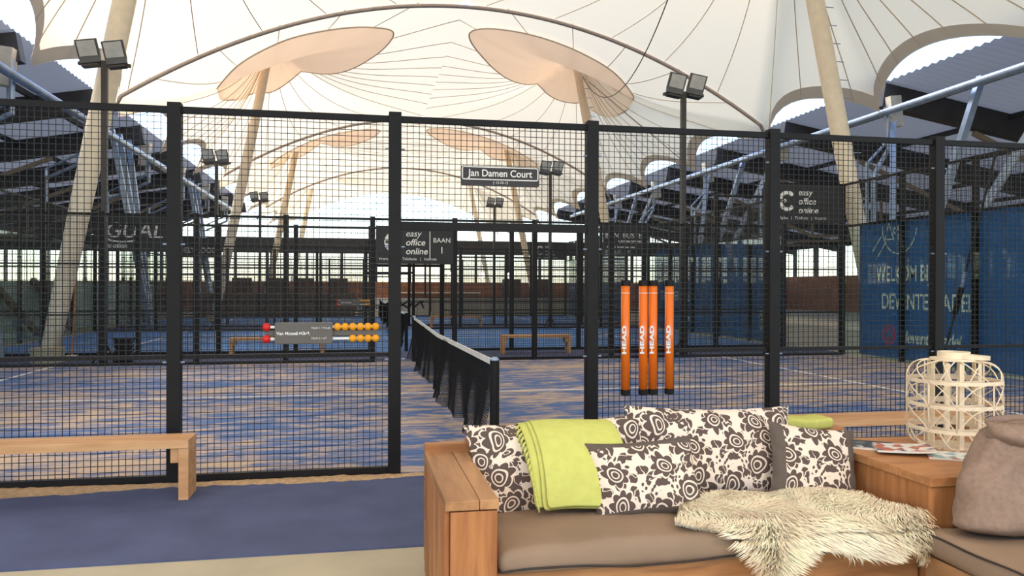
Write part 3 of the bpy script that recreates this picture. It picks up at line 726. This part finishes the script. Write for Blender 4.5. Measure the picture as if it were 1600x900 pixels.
# ------------------------------------------------------------------ far boarding, bar area
def board(x0, x1, m, label, h=.98):
    return MB().box(x0 + .01, x1 - .01, 35.55, 35.6, 0, h, 0, .006).one('advertising_board', m, ((x0 + x1) / 2, 35.575, 0), label, 'board', 'boards behind the third court')
WB = mat('white_board', (226, 220, 208), .6, 0, .03)
o = board(-1.2, 2.6, WB, 'white advertising board with a black car logo behind the third court')
strokes('car_maker_logo', KIA, BANNER, o, (1.0, 35.545, .42), (1.0, 0, 0), (0, 0, .72), .1)
text('Van Mossel', .42, BANNER, o, (-1.15, 35.545, .42), (1, 0, 0), (0, 0, 1), bold=.012, sx=.85)
for i in range(4): board(2.7 + i * 2.0, 4.7 + i * 2.0, CREAM, '%s cream board right of the white logo board' % ('first', 'second', 'third', 'fourth')[i])
for i in range(4): board(-1.3 - (i + 1) * 2.0, -1.3 - i * 2.0, mat('timber_board', (142, 112, 88), .8, 0, .2), '%s brown timber board left of the white logo board' % ('first', 'second', 'third', 'fourth')[i], 1.2)
t = thing('bar_counter', 'pale bar counter at the back beneath the far windows', 'counter', (3.5, 44, 0))
MB().box(1.0, 6.5, 43.6, 44.3, 0, 1.15, 0, .02).build('body', wood('bar_wood', (150, 100, 70), (96, 60, 40), 'Z'), t); MB().box(.9, 6.6, 43.5, 44.4, 1.15, 1.22, 0, .01).build('top', WB, t)
for i in range(6):
    x = -9 + i * 1.7
    b = thing('wooden_stool', 'dark bar stool at the back, number %s from the left' % ('one', 'two', 'three', 'four', 'five', 'six')[i], 'stool', (x, 42, 0), 'bar stools at the back')
    MB().tube([(x, 42, .74), (x, 42, .8)], .2, 14).build('seat', WOODA, b)
    for a in range(4): MB().bar((x + .11 * math.cos(a * PI / 2 + .8), 42 + .11 * math.sin(a * PI / 2 + .8), .76), (x + .2 * math.cos(a * PI / 2 + .8), 42 + .2 * math.sin(a * PI / 2 + .8), 0), .035, .035).build('leg', BLACK, b)
GLOW = bpy.data.materials.new('lit_globe'); GLOW.use_nodes = True
GLOW.node_tree.nodes['Principled BSDF'].inputs['Emission Color'].default_value = (1, .85, .65, 1); GLOW.node_tree.nodes['Principled BSDF'].inputs['Emission Strength'].default_value = 5
t = thing('lamp_frame', 'black frame carrying the globe lamps over the far bar', 'frame', (6.5, 43, 0))
MB().box(2.9, 10.1, 42.95, 43.05, 3.4, 3.5).build('beam', BLACK, t)
for x in (3.0, 10.0): MB().box(x - .05, x + .05, 42.95, 43.05, 0, 3.4).build('post', BLACK, t)
for i, x in enumerate((4.6, 6.6, 8.4)):
    t = thing('globe_lamp', '%s glowing globe pendant over the far bar' % ('left', 'middle', 'right')[i], 'lamp', (x, 43, 2.2), 'globe lamps over the bar')
    MB().sphere((x, 43, 2.3), .2, 14).build('globe', GLOW, t, True); MB().tube([(x, 43, 2.5), (x, 43, 3.42)], .012, 5).build('cord', BLACK, t)
for i, x in enumerate((-8.6, -6.4, -4.6, -2.4, 9.4, 11.6)):
    t = thing('tall_cabinet', 'dark tall cabinet against the back wall, %s from the left' % ('first', 'second', 'third', 'fourth', 'fifth', 'sixth')[i], 'cabinet', (x, 47.5, 0), 'cabinets along the back wall')
    MB().box(x - .6, x + .6, 47.2, 47.8, 0, 2.1, 0, .02).build('body', wood('cabinet_dark', (92, 66, 52), (54, 38, 32), 'Z'), t)
    for s in (-1, 1):
        d = MB().box(x + (.02 if s > 0 else -.58), x + (.58 if s > 0 else -.02), 47.17, 47.2, .08, 2.04).build('door', wood('cabinet_dark', None, None), t)
        MB().box(x + s * .06 - .01, x + s * .06 + .01, 47.14, 47.17, .95, 1.15).build('handle', STEEL, d)

# ------------------------------------------------------------------ lounge: sofa, corner chest, right seat
SZ = .65
t = thing('scaffold_sofa', 'chunky reclaimed wood sofa frame with a square left arm', 'sofa', (.4, -2.9, 0))
arm = MB().box(-.78, -.575, -3.33, -2.36, 0, .60).build('arm_core', WOODA, t)
MB().box(-.80, -.778, -3.345, -2.345, 0, .612, 0, .003).build('arm_side_plank', WOODA, t)
MB().box(-.775, -.572, -3.36, -3.335, 0, .605, 0, .004).build('arm_front_plank', WOODA, t)
MB().box(-.80, -.652, -3.37, -2.34, .612, .655, 0, .005).build('arm_top_plank', WOODY, t)
MB().box(-.650, -.566, -3.37, -2.34, .612, .655, 0, .005).build('arm_top_plank', WOODY, t)
MB().box(-.572, 1.53, -3.30, -3.26, .0, .31, 0, .004).build('front_plank', WOODX, t)
MB().box(-.572, 1.53, -3.26, -2.45, .24, .30).build('seat_deck', WOODX, t)
for z0, z1 in ((.05, .27), (.28, .49), (.50, .70)): MB().box(-.80, 1.72, -2.36, -2.30, z0, z1, 0, .004).build('back_plank', WOODX, t)
MB().box(-.572, 1.72, -2.42, -2.30, .702, .725, 0, .004).build('back_cap', WOODX, t)
def soft_box(x0, x1, y0, y1, z0, z1, sagf, n=28, r=.05):
    bm = bmesh.new(); bmesh.ops.create_cube(bm, size=1)
    for v in bm.verts: v.co = Vector(((x0 + x1) / 2 + v.co.x * (x1 - x0), (y0 + y1) / 2 + v.co.y * (y1 - y0), (z0 + z1) / 2 + v.co.z * (z1 - z0)))
    bmesh.ops.bevel(bm, geom=list(bm.edges), offset=r, segments=4, affect='EDGES', profile=.5)
    bmesh.ops.subdivide_edges(bm, edges=[e for e in bm.edges if e.calc_length() > .25], cuts=12, use_grid_fill=True)
    for v in bm.verts: v.co.z += sagf(v.co.x, v.co.y, v.co.z)
    bm.verts.index_update(); b = MB().add([v.co[:] for v in bm.verts], [[v.index for v in f.verts] for f in bm.faces]); bm.free(); return b
c = thing('seat_cushion', 'long taupe seat cushion with dark piping on the wooden sofa', 'cushion', (.45, -2.9, .31))
soft_box(-.565, 1.52, -3.36, -2.48, .31, .435, lambda x, y, z: .012 * math.sin(x * 4 + 1) * (z - .31) / .12 + .006 * math.sin(x * 17 + y * 9) * (z > .4)).build('cover', FABRIC, c, True)
MB().tube([(-.56 + 2.08 * i / 40, -3.366 + .004 * math.sin(i), .335 + .012 * math.sin(i * .35) * (1 - i / 50)) for i in range(41)], .005, 6).build('piping', PIPING, c)
MB().tube([(-.568, -3.35 + .86 * i / 20, .335 + .008 * math.sin(i)) for i in range(21)], .005, 6).build('piping', PIPING, c)

t = thing('corner_chest', 'reclaimed plank corner chest used as a table', 'chest', (2.05, -2.88, 0))
MB().box(1.575, 2.55, -3.33, -2.42, 0, .605).build('core', WOODA, t)
ys = [-3.345, -3.19, -3.03, -2.86, -2.71, -2.56, -2.405]
for a, b2 in zip(ys[:-1], ys[1:]): MB().box(1.55, 1.577, a + .0015, b2 - .0015, 0, .612 , 0, .003).build('side_plank', WOODA, t)
xs = [1.55, 1.70, 1.86, 2.03, 2.19, 2.37, 2.56]
for a, b2 in zip(xs[:-1], xs[1:]): MB().box(a + .0015, b2 - .0015, -3.36, -3.333, 0, .612, 0, .003).build('front_plank', WOODA, t)
for a, b2 in ((-3.38, -3.145), (-3.142, -2.90), (-2.897, -2.65), (-2.647, -2.40)): MB().box(1.535, 2.58, a, b2, .612, .655, 0, .004).build('top_plank', WOODX, t)

t = thing('lounge_bench', 'reclaimed wood bench at the right edge under a taupe cushion', 'bench', (1.95, -4.2, 0))
MB().box(1.53, 2.4, -5.1, -3.39, 0, .29).build('core', WOODA, t)
for k in range(2): MB().box(1.50, 1.53, -5.1, -3.39, .0 + k * .15, .147 + k * .15, 0, .003).build('side_plank', WOODY, t)
c = thing('seat_cushion', 'taupe seat cushion with dark piping at the right edge', 'cushion', (1.95, -4.2, .3))
soft_box(1.46, 2.4, -5.1, -3.40, .30, .43, lambda x, y, z: .006 * math.sin(x * 9 + y * 7)).build('cover', FABRIC, c, True)
MB().tube([(1.463 + .02 * (i == 0), -3.41 - 1.65 * i / 30, .412 + .003 * math.sin(i * .8)) for i in range(31)], .005, 6).build('piping', PIPING, c)
MB().tube([(1.475 + .9 * i / 20, -3.402, .415) for i in range(21)], .005, 6).build('piping', PIPING, c)

# pillows -----------------------------------------------------------
def pillow(name, W, H, T, loc, lean, yawz, rollv, label, mats, border=None, seed=0, group='patterned cushions on the sofa'):
    rnd = random.Random(seed); nx, nz = 30, 20; V = []; F = []; mi = []
    for side in (-1, 1):
        for j in range(nz + 1):
            for i in range(nx + 1):
                u = -1 + 2 * i / nx; v = -1 + 2 * j / nz
                px = u * W / 2 * (1 - .07 * (1 - v * v) * abs(u) ** 3) ; pz = v * H / 2 * (1 - .09 * (1 - u * u) * abs(v) ** 3)
                th = T / 2 * ((1 - abs(u) ** 2.6) * (1 - abs(v) ** 2.6)) ** .55
                wr = .006 * math.sin(u * 7 + seed) * math.sin(v * 5 + seed * 2) * (1 - u * u) + .004 * math.sin(u * 15 + v * 9 + seed)
                V.append((px, side * (th + (wr if th > .01 else 0)), pz))
    n1 = (nx + 1) * (nz + 1)
    for s in (0, 1):
        for j in range(nz):
            for i in range(nx):
                a = s * n1 + j * (nx + 1) + i; q = (a, a + 1, a + nx + 2, a + nx + 1); F.append(q if s == 0 else q[::-1])
                u = abs(-1 + 2 * (i + .5) / nx); v = abs(-1 + 2 * (j + .5) / nz)
                g = border and ((border == 'ends' and u > .72) or (border == 'edges' and v > .82))
                mi.append(1 if g else 0)
    b = MB(); b.v = V; b.f = F; b.mi = mi
    o = bpy.data.objects.new(name, b.mesh(name, mats, (0, 0, 0), True)); col.objects.link(o)
    o.location = loc; o.rotation_euler = Euler((lean, rollv, yawz), 'XYZ'); BASE[o] = tuple(loc)
    o.data.validate(); return tag(o, label, 'cushion', group)
pillow('throw_cushion', 1.02, .50, .2, (-.10, -2.66, .625), R(-24), 0, R(-2), 'long paisley cushion at the left with the lime throw on it', [PAIS, CHAR], None, 1)
pillow('throw_cushion', 1.02, .52, .2, (.78, -2.62, .655), R(-20), R(2), R(2), 'large paisley cushion in the middle of the sofa', [PAIS, CHAR], None, 2)
pillow('throw_cushion', .57, .41, .16, (.27, -2.90, .595), R(-26), R(-3), R(-3), 'small paisley cushion with charcoal edges in front of the others', [PAIS, CHAR], 'edges', 3)
pillow('throw_cushion', .50, .41, .15, (1.275, -2.80, .615), R(-22), R(-6), R(7), 'paisley cushion with charcoal ends beside the corner chest', [PAIS, CHAR], 'ends', 4)

# lime throw draped over the left cushion --------------------------
t = thing('lime_throw', 'folded lime green throw with fringe over the left cushion', 'blanket', (-.1, -2.7, .7))
def drape(x0, x1, off, l0, name='cloth', sk=0.0):
    prof = [(-2.43, .62), (-2.44, .74), (-2.47, .815), (-2.55, .838), (-2.63, .822), (-2.72, .775), (-2.80, .70), (-2.86, .62), (-2.90, .54), (-2.925, l0)]
    b = MB(); n = 14; V = []; F = []
    for i in range(n + 1):
        f = i / n; x = x0 + (x1 - x0) * f
        for j, (y, z) in enumerate(prof):
            V.append((x + sk * j / 9 + .004 * math.sin(j * 1.3), y - off - .006 * math.sin(f * 9 + j), z + off * .6 + .006 * math.sin(f * 5)))
    m = len(prof)
    for i in range(n):
        for j in range(m - 1): F.append((i * m + j, i * m + j + 1, (i + 1) * m + j + 1, (i + 1) * m + j))
    o = b.add(V, F).build(name, LIME, t, True); md = o.modifiers.new('thick', 'SOLIDIFY'); md.thickness = .007; md2 = o.modifiers.new('sub', 'SUBSURF'); md2.levels = 1; md2.render_levels = 1; return o
drape(-.33, .14, .012, .47, 'fold', .02); drape(-.29, .17, .024, .45, 'fold', .02); drape(-.27, .18, .036, .455, 'fold', .02)
prof = [(-2.60, .835), (-2.70, .79), (-2.78, .73), (-2.85, .65), (-2.89, .58), (-2.92, .51)]
for i in range(16):
    f = i / 15 * 4.99; j = int(f); g = f - j; y = prof[j][0] + (prof[j + 1][0] - prof[j][0]) * g - .02; z = prof[j][1] + (prof[j + 1][1] - prof[j][1]) * g
    MB().tube([(-.325 + .004 * i / 3, y, z), (-.345 + .003 * i, y - .012, z - .012), (-.352 + .004 * i, y - .012, z - .045)], [.006, .008, .004], 5).build('tassel', LIME, t, True)
t = thing('lime_blanket', 'small lime green cloth folded over the back rest at the right', 'blanket', (1.42, -2.4, .7))
soft_box(1.30, 1.62, -2.47, -2.28, .728, .79, lambda x, y, z: .005 * math.sin(x * 20), r=.02).build('fold', LIME, t, True)

# sheepskin ---------------------------------------------------------
sk = thing('sheepskin', 'cream long-haired sheepskin spread over the seat cushion', 'sheepskin', (.95, -3.1, .45))
outline = [(.30, -3.22), (.40, -3.02), (.55, -2.92), (.68, -2.80), (.90, -2.86), (1.12, -2.80), (1.30, -2.86), (1.46, -2.98), (1.50, -3.16), (1.50, -3.40), (1.48, -3.50), (1.36, -3.42), (1.25, -3.47), (1.12, -3.45), (.98, -3.41), (.88, -3.40), (.82, -3.44), (.74, -3.53), (.64, -3.50), (.60, -3.40), (.50, -3.36), (.38, -3.30)]
def fold3(x, y, lift=0.0):
    """sheet coordinate -> 3D: flat on the cushion, bending down over its front edge"""
    e = -3.33
    bump = .02 * math.sin(x * 8 + 1) * math.sin(y * 7)
    if y > e: return Vector((x, y, .452 + bump * .6 + lift)), Vector((0, 0, 1))
    d = e - y; a = min(d / .06, 1) * PI / 2
    return Vector((x, e - .05 * math.sin(a) - lift * math.sin(a), .452 + bump * .3 - .06 * (1 - math.cos(a)) - max(0, d - .06) + lift * math.cos(a))), Vector((0, -math.sin(a), math.cos(a)))
def inside(x, y):
    r = False; j = len(outline) - 1
    for i in range(len(outline)):
        xi, yi = outline[i]; xj, yj = outline[j]
        if (yi > y) != (yj > y) and x < (xj - xi) * (y - yi) / (yj - yi) + xi: r = not r
        j = i
    return r
V = []; F = []; idx = {}
g = .02
for i in range(0, 64):
    for j in range(0, 40):
        x = .28 + i * g; y = -3.55 + j * g
        if all(inside(x + a * g, y + b2 * g) for a in (0, 1) for b2 in (0, 1)):
            q = []
            for a, b2 in ((0, 0), (1, 0), (1, 1), (0, 1)):
                key = (i + a, j + b2)
                if key not in idx: idx[key] = len(V); V.append(fold3(x + a * g, y + b2 * g)[0])
                q.append(idx[key])
            F.append(tuple(q))
MB().add(V, F).build('hide', FUR, sk, True)
rnd = random.Random(3); V = []; F = []
cnt = 0
while cnt < 36000:
    x = rnd.uniform(.28, 1.53); y = rnd.uniform(-3.55, -2.78)
    if not inside(x, y): continue
    cnt += 1
    p, n = fold3(x, y)
    a = 2.2 * math.sin(x * 6.0 + y * 3) + 1.6 * math.sin(y * 9 - x * 4) + rnd.uniform(-.5, .5) - 1.3
    dr = Vector((math.cos(a) * .6, math.sin(a) * .5 - .45, -.25 if n.z < .5 else 0)); dr.normalize()
    L = rnd.uniform(.045, .085); wd = rnd.uniform(.0012, .0024)
    side = dr.cross(n); side = side.normalized() if side.length > .01 else Vector((1, 0, 0))
    p1 = p + n * L * .5 + dr * L * .25; p2 = p + n * L * .62 + dr * L * .7; p3 = p + n * L * .45 + dr * L * 1.15
    if n.z > .5 and p3.y > -3.36: p3.z = max(p3.z, .462)
    k = len(V); V += [p - side * wd, p + side * wd, p1 - side * wd, p1 + side * wd, p2 - side * wd * .8, p2 + side * wd * .8, p3]
    F += [(k, k + 1, k + 3, k + 2), (k + 2, k + 3, k + 5, k + 4), (k + 4, k + 5, k + 6)]
o = MB().add(V, F).build('fleece', FUR, sk, True); o['kind'] = 'stuff'

# brown felt bag cushion on the right seat --------------------------
V = []; F = []; nu, nv = 40, 26
for j in range(nv + 1):
    f = j / nv; hw = .43 * (1 - .62 * f ** 1.6) * (min(1, (f + .02) / .12) ** .4); hd = .16 * (1 - .45 * f) * (min(1, (f + .02) / .15) ** .5)
    if f > .93: hw *= (1 - (f - .93) / .07 * .55); hd *= (1 - (f - .93) / .07 * .6)
    cx = 1.93 - .02 * f; cy = -3.60 + .10 * f
    for i in range(nu):
        a = 2 * PI * i / nu; e = .75
        c_, s_ = math.cos(a), math.sin(a)
        wr = .014 * math.sin(a * 3 + f * 9) * f + .008 * math.sin(a * 7 - f * 14) + .012 * math.sin(f * 16 + a * 2) * f
        V.append((cx + math.copysign(abs(c_) ** e, c_) * (hw + wr), cy + math.copysign(abs(s_) ** e, s_) * (hd + wr), .435 + .50 * f + .01 * math.sin(a * 2)))
for j in range(nv):
    for i in range(nu): F.append((j * nu + i, j * nu + (i + 1) % nu, (j + 1) * nu + (i + 1) % nu, (j + 1) * nu + i))
F += [tuple(range(nu))[::-1], tuple(nv * nu + i for i in range(nu))]
t = thing('felt_cushion', 'brown felt bag cushion with a folded collar against the corner chest', 'cushion', (1.93, -3.6, .435))
MB().add(V, F).build('bag', BROWN, t, True)
V = []; F = []
for j in range(9):
    for i in range(nu):
        a = 2 * PI * i / nu; f = j / 8; rr = 1 + .18 * math.sin(PI * f) + .05 * math.sin(a * 3 + f * 4)
        V.append((1.91 + .19 * rr * math.cos(a), -3.52 + .10 * rr * math.sin(a) - .05 * math.sin(PI * f), .80 + .15 * f - .05 * math.cos(a) * (1 - f)))
for j in range(8):
    for i in range(nu): F.append((j * nu + i, j * nu + (i + 1) % nu, (j + 1) * nu + (i + 1) % nu, (j + 1) * nu + i))
o = MB().add(V, F).build('collar', BROWN, t, True); md = o.modifiers.new('thick', 'SOLIDIFY'); md.thickness = .015

# magazines ---------------------------------------------------------
def cover(name, a, b_, c_):
    m = bpy.data.materials.new(name); m.use_nodes = True; n = m.node_tree; b = n.nodes['Principled BSDF']; b.inputs['Roughness'].default_value = .3
    tc = n.nodes.new('ShaderNodeTexCoord'); v = n.nodes.new('ShaderNodeTexVoronoi'); v.inputs['Scale'].default_value = 22; rp = n.nodes.new('ShaderNodeValToRGB'); rp.color_ramp.interpolation = 'CONSTANT'
    e = rp.color_ramp.elements; e[0].color = (*srgb(a), 1); e[1].position = .45; e[1].color = (*srgb(b_), 1); k = e.new(.8); k.color = (*srgb(c_), 1)
    n.links.new(tc.outputs['Object'], v.inputs[0]); n.links.new(v.outputs['Color'], rp.inputs[0]); n.links.new(rp.outputs[0], b.inputs['Base Color']); return m
PAPER = mat('paper', (222, 216, 204), .7, 0, .03)
def magazine(loc, yawz, w, d, th, cm, label, curl):
    t = thing('magazine', label, 'magazine', loc, 'magazines on the corner chest'); t.rotation_euler.z = yawz; BASE[t] = (0, 0, 0)
    def sheet(z0, z1, m, nm, sh=0):
        n = 10; V = []; F = []
        for i in range(n + 1):
            u = -w / 2 + w * i / n; cz = curl * ((i / n) ** 2.5)
            for y in (-d / 2 + sh, d / 2 - sh): V += [(u, y, z0 + cz), (u, y, z1 + cz)]
        for i in range(n):
            k = i * 4; F += [(k, k + 4, k + 6, k + 2), (k + 1, k + 3, k + 7, k + 5), (k, k + 1, k + 5, k + 4), (k + 2, k + 6, k + 7, k + 3)]
        F += [(0, 2, 3, 1), (n * 4, n * 4 + 1, n * 4 + 3, n * 4 + 2)]
        return MB().add(V, F).build(nm, m, t)
    sheet(0, th, PAPER, 'pages', .002); sheet(th, th + .0015, cm, 'cover')
magazine((1.70, -2.64, .656), R(-38), .30, .22, .014, cover('cover_dark', (60, 60, 66), (100, 104, 110), (190, 190, 190)), 'dark magazine half hidden behind the end cushion', .0)
magazine((1.80, -2.84, .6715), R(-28), .29, .21, .012, cover('cover_white', (226, 220, 212), (190, 110, 80), (90, 96, 110)), 'white and red magazine lying in front of the lantern', .012)
magazine((2.0, -3.0, .656), R(-34), .28, .20, .010, cover('cover_teal', (222, 224, 218), (150, 178, 178), (196, 96, 66)), 'pale teal magazine nearest the front edge of the chest', .0)

# rattan lantern ----------------------------------------------------
LX, LY, LZ = 2.20, -2.74, .655
t = thing('rattan_lantern', 'bleached rattan lantern standing on the corner chest', 'lantern', (LX, LY, LZ))
def rr(a, r):                                                        # rounded-square plan
    c_, s_ = math.cos(a), math.sin(a); e = .72
    return (LX + math.copysign(abs(c_) ** e, c_) * r, LY + math.copysign(abs(s_) ** e, s_) * r)
def hoop(z, r, h, nm, w=.006):
    V = []; F = []; n = 48
    for i in range(n):
        a = 2 * PI * i / n
        for q, zz in ((r, z - h / 2), (r, z + h / 2), (r - w, z + h / 2), (r - w, z - h / 2)): V.append((*rr(a, q), zz))
    for i in range(n):
        for k in range(4): F.append((i * 4 + k, ((i + 1) % n) * 4 + k, ((i + 1) % n) * 4 + (k + 1) % 4, i * 4 + (k + 1) % 4))
    return MB().add(V, F).build(nm, RATTAN, t)
RL = .225
zr_ = [LZ + .115, LZ + .25, LZ + .385]
for z in zr_: hoop(z, RL, .02, 'hoop', .01)
for z in zr_: hoop(z, .14, .018, 'inner_hoop', .008)
NB = 8
for i in range(NB):
    a = 2 * PI * i / NB + .2; a2 = 2 * PI * (i + 1) / NB + .2
    MB().tube([(*rr(a, RL - .004), zr_[0]), (*rr(a, RL - .004), zr_[1]), (*rr(a, RL - .004), zr_[2])], .0045, 6).build('upright', RATTAN, t, True)
    for z0, z1 in ((zr_[0], zr_[1]), (zr_[1], zr_[2])):
        for f0, f1 in ((a, a2), (a2, a)):
            MB().tube([(*rr(f0 + (f1 - f0) * q / 8, RL - .002), z0 + (z1 - z0) * math.sin(q / 8 * PI / 2)) for q in range(9)], .0036, 5).build('cross_cane', RATTAN, t, True)
for i in range(16):
    a = 2 * PI * i / 16 + .1; a2 = a + (.5 if i % 2 else -.5)
    MB().tube([(*rr(a + (a2 - a) * q / 8, (RL - .004) * (1 - (q / 8) ** 2.4 * .52)), zr_[2] + .115 * math.sin(q / 8 * PI / 2)) for q in range(9)], .004, 5).build('dome_cane', RATTAN, t, True)
    MB().tube([(*rr(a + (a2 - a) * q / 8, (RL - .004) * (1 - (q / 8) ** 2.6 * .42)), zr_[0] - .108 * math.sin(q / 8 * PI / 2)) for q in range(9)], .0042, 5).build('base_cane', RATTAN, t, True)
for i in range(10):
    a = 2 * PI * i / 10
    MB().box(-.012, .012, -.004, .004, 0, .48).build('inner_slat', RATTAN, t).matrix_local = Matrix.Translation((rr(a, .135)[0] - LX, rr(a, .135)[1] - LY, .01)) @ Matrix.Rotation(a + PI / 2, 4, 'Z')
for ob in [q for q in col.objects if q.name.startswith('inner_slat')]:
    for v in ob.data.vertices: v.co += Vector((LX, LY, LZ))
MB().tube([(LX, LY, LZ), (LX, LY, LZ + .012)], .15, 24).build('base_plate', RATTAN, t)
def ringz(r0, r1, z0, z1, nm, cx=LX, cy=LY, tilt=0):
    V = []; F = []; n = 36
    for i in range(n):
        a = 2 * PI * i / n
        for q, zz in ((r1, z0), (r1, z1), (r0, z1), (r0, z0)): V.append((cx + q * math.cos(a), cy + q * math.sin(a), zz + tilt * math.cos(a) * q))
    for i in range(n):
        for k in range(4): F.append((i * 4 + k, ((i + 1) % n) * 4 + k, ((i + 1) % n) * 4 + (k + 1) % 4, i * 4 + (k + 1) % 4))
    return MB().add(V, F).build(nm, RATTAN, t)
ringz(.07, .125, LZ + .498, LZ + .512, 'top_ring'); ringz(.072, .085, LZ + .512, LZ + .548, 'collar')
ringz(.10, .112, LZ + .508, LZ + .532, 'handle', LX + .075, LY - .02, -.06)
MB().sphere((LX - .0, LY - .09, LZ + .53), .01, 8).build('handle_pin', RATTAN, t, True)

# ------------------------------------------------------------------ pendant lamps of the lounge, above and behind the camera
for i, (x, y) in enumerate(((-1.6, -7.2), (1.4, -6.6))):
    t = thing('pendant_lamp', '%s pendant lamp of the lounge hanging behind the viewpoint' % ('left', 'right')[i], 'lamp', (x, y, 3.3), 'lounge pendants')
    MB().tube([(x, y, 3.25), (x, y, 3.45), (x, y, 3.6)], [.28, .2, .05], 20, caps=False).build('shade', mat('lamp_shade', (60, 56, 54), .5), t, True)
    MB().sphere((x, y, 3.33), .06, 10).build('bulb', GLOW, t, True); MB().tube([(x, y, 3.6), (x, y, 9.0)], .01, 5).build('cord', BLACK, t)
    l = bpy.data.lights.new('pendant_light', 'SPOT'); l.energy = 165; l.color = (1, .76, .5); l.shadow_soft_size = .2; l.spot_size = R(140); l.spot_blend = .6
    lo = bpy.data.objects.new('pendant_light', l); col.objects.link(lo); lo.parent = t; lo.location = (0, 0, -.1); lo.rotation_euler = (R(22), 0, 0)
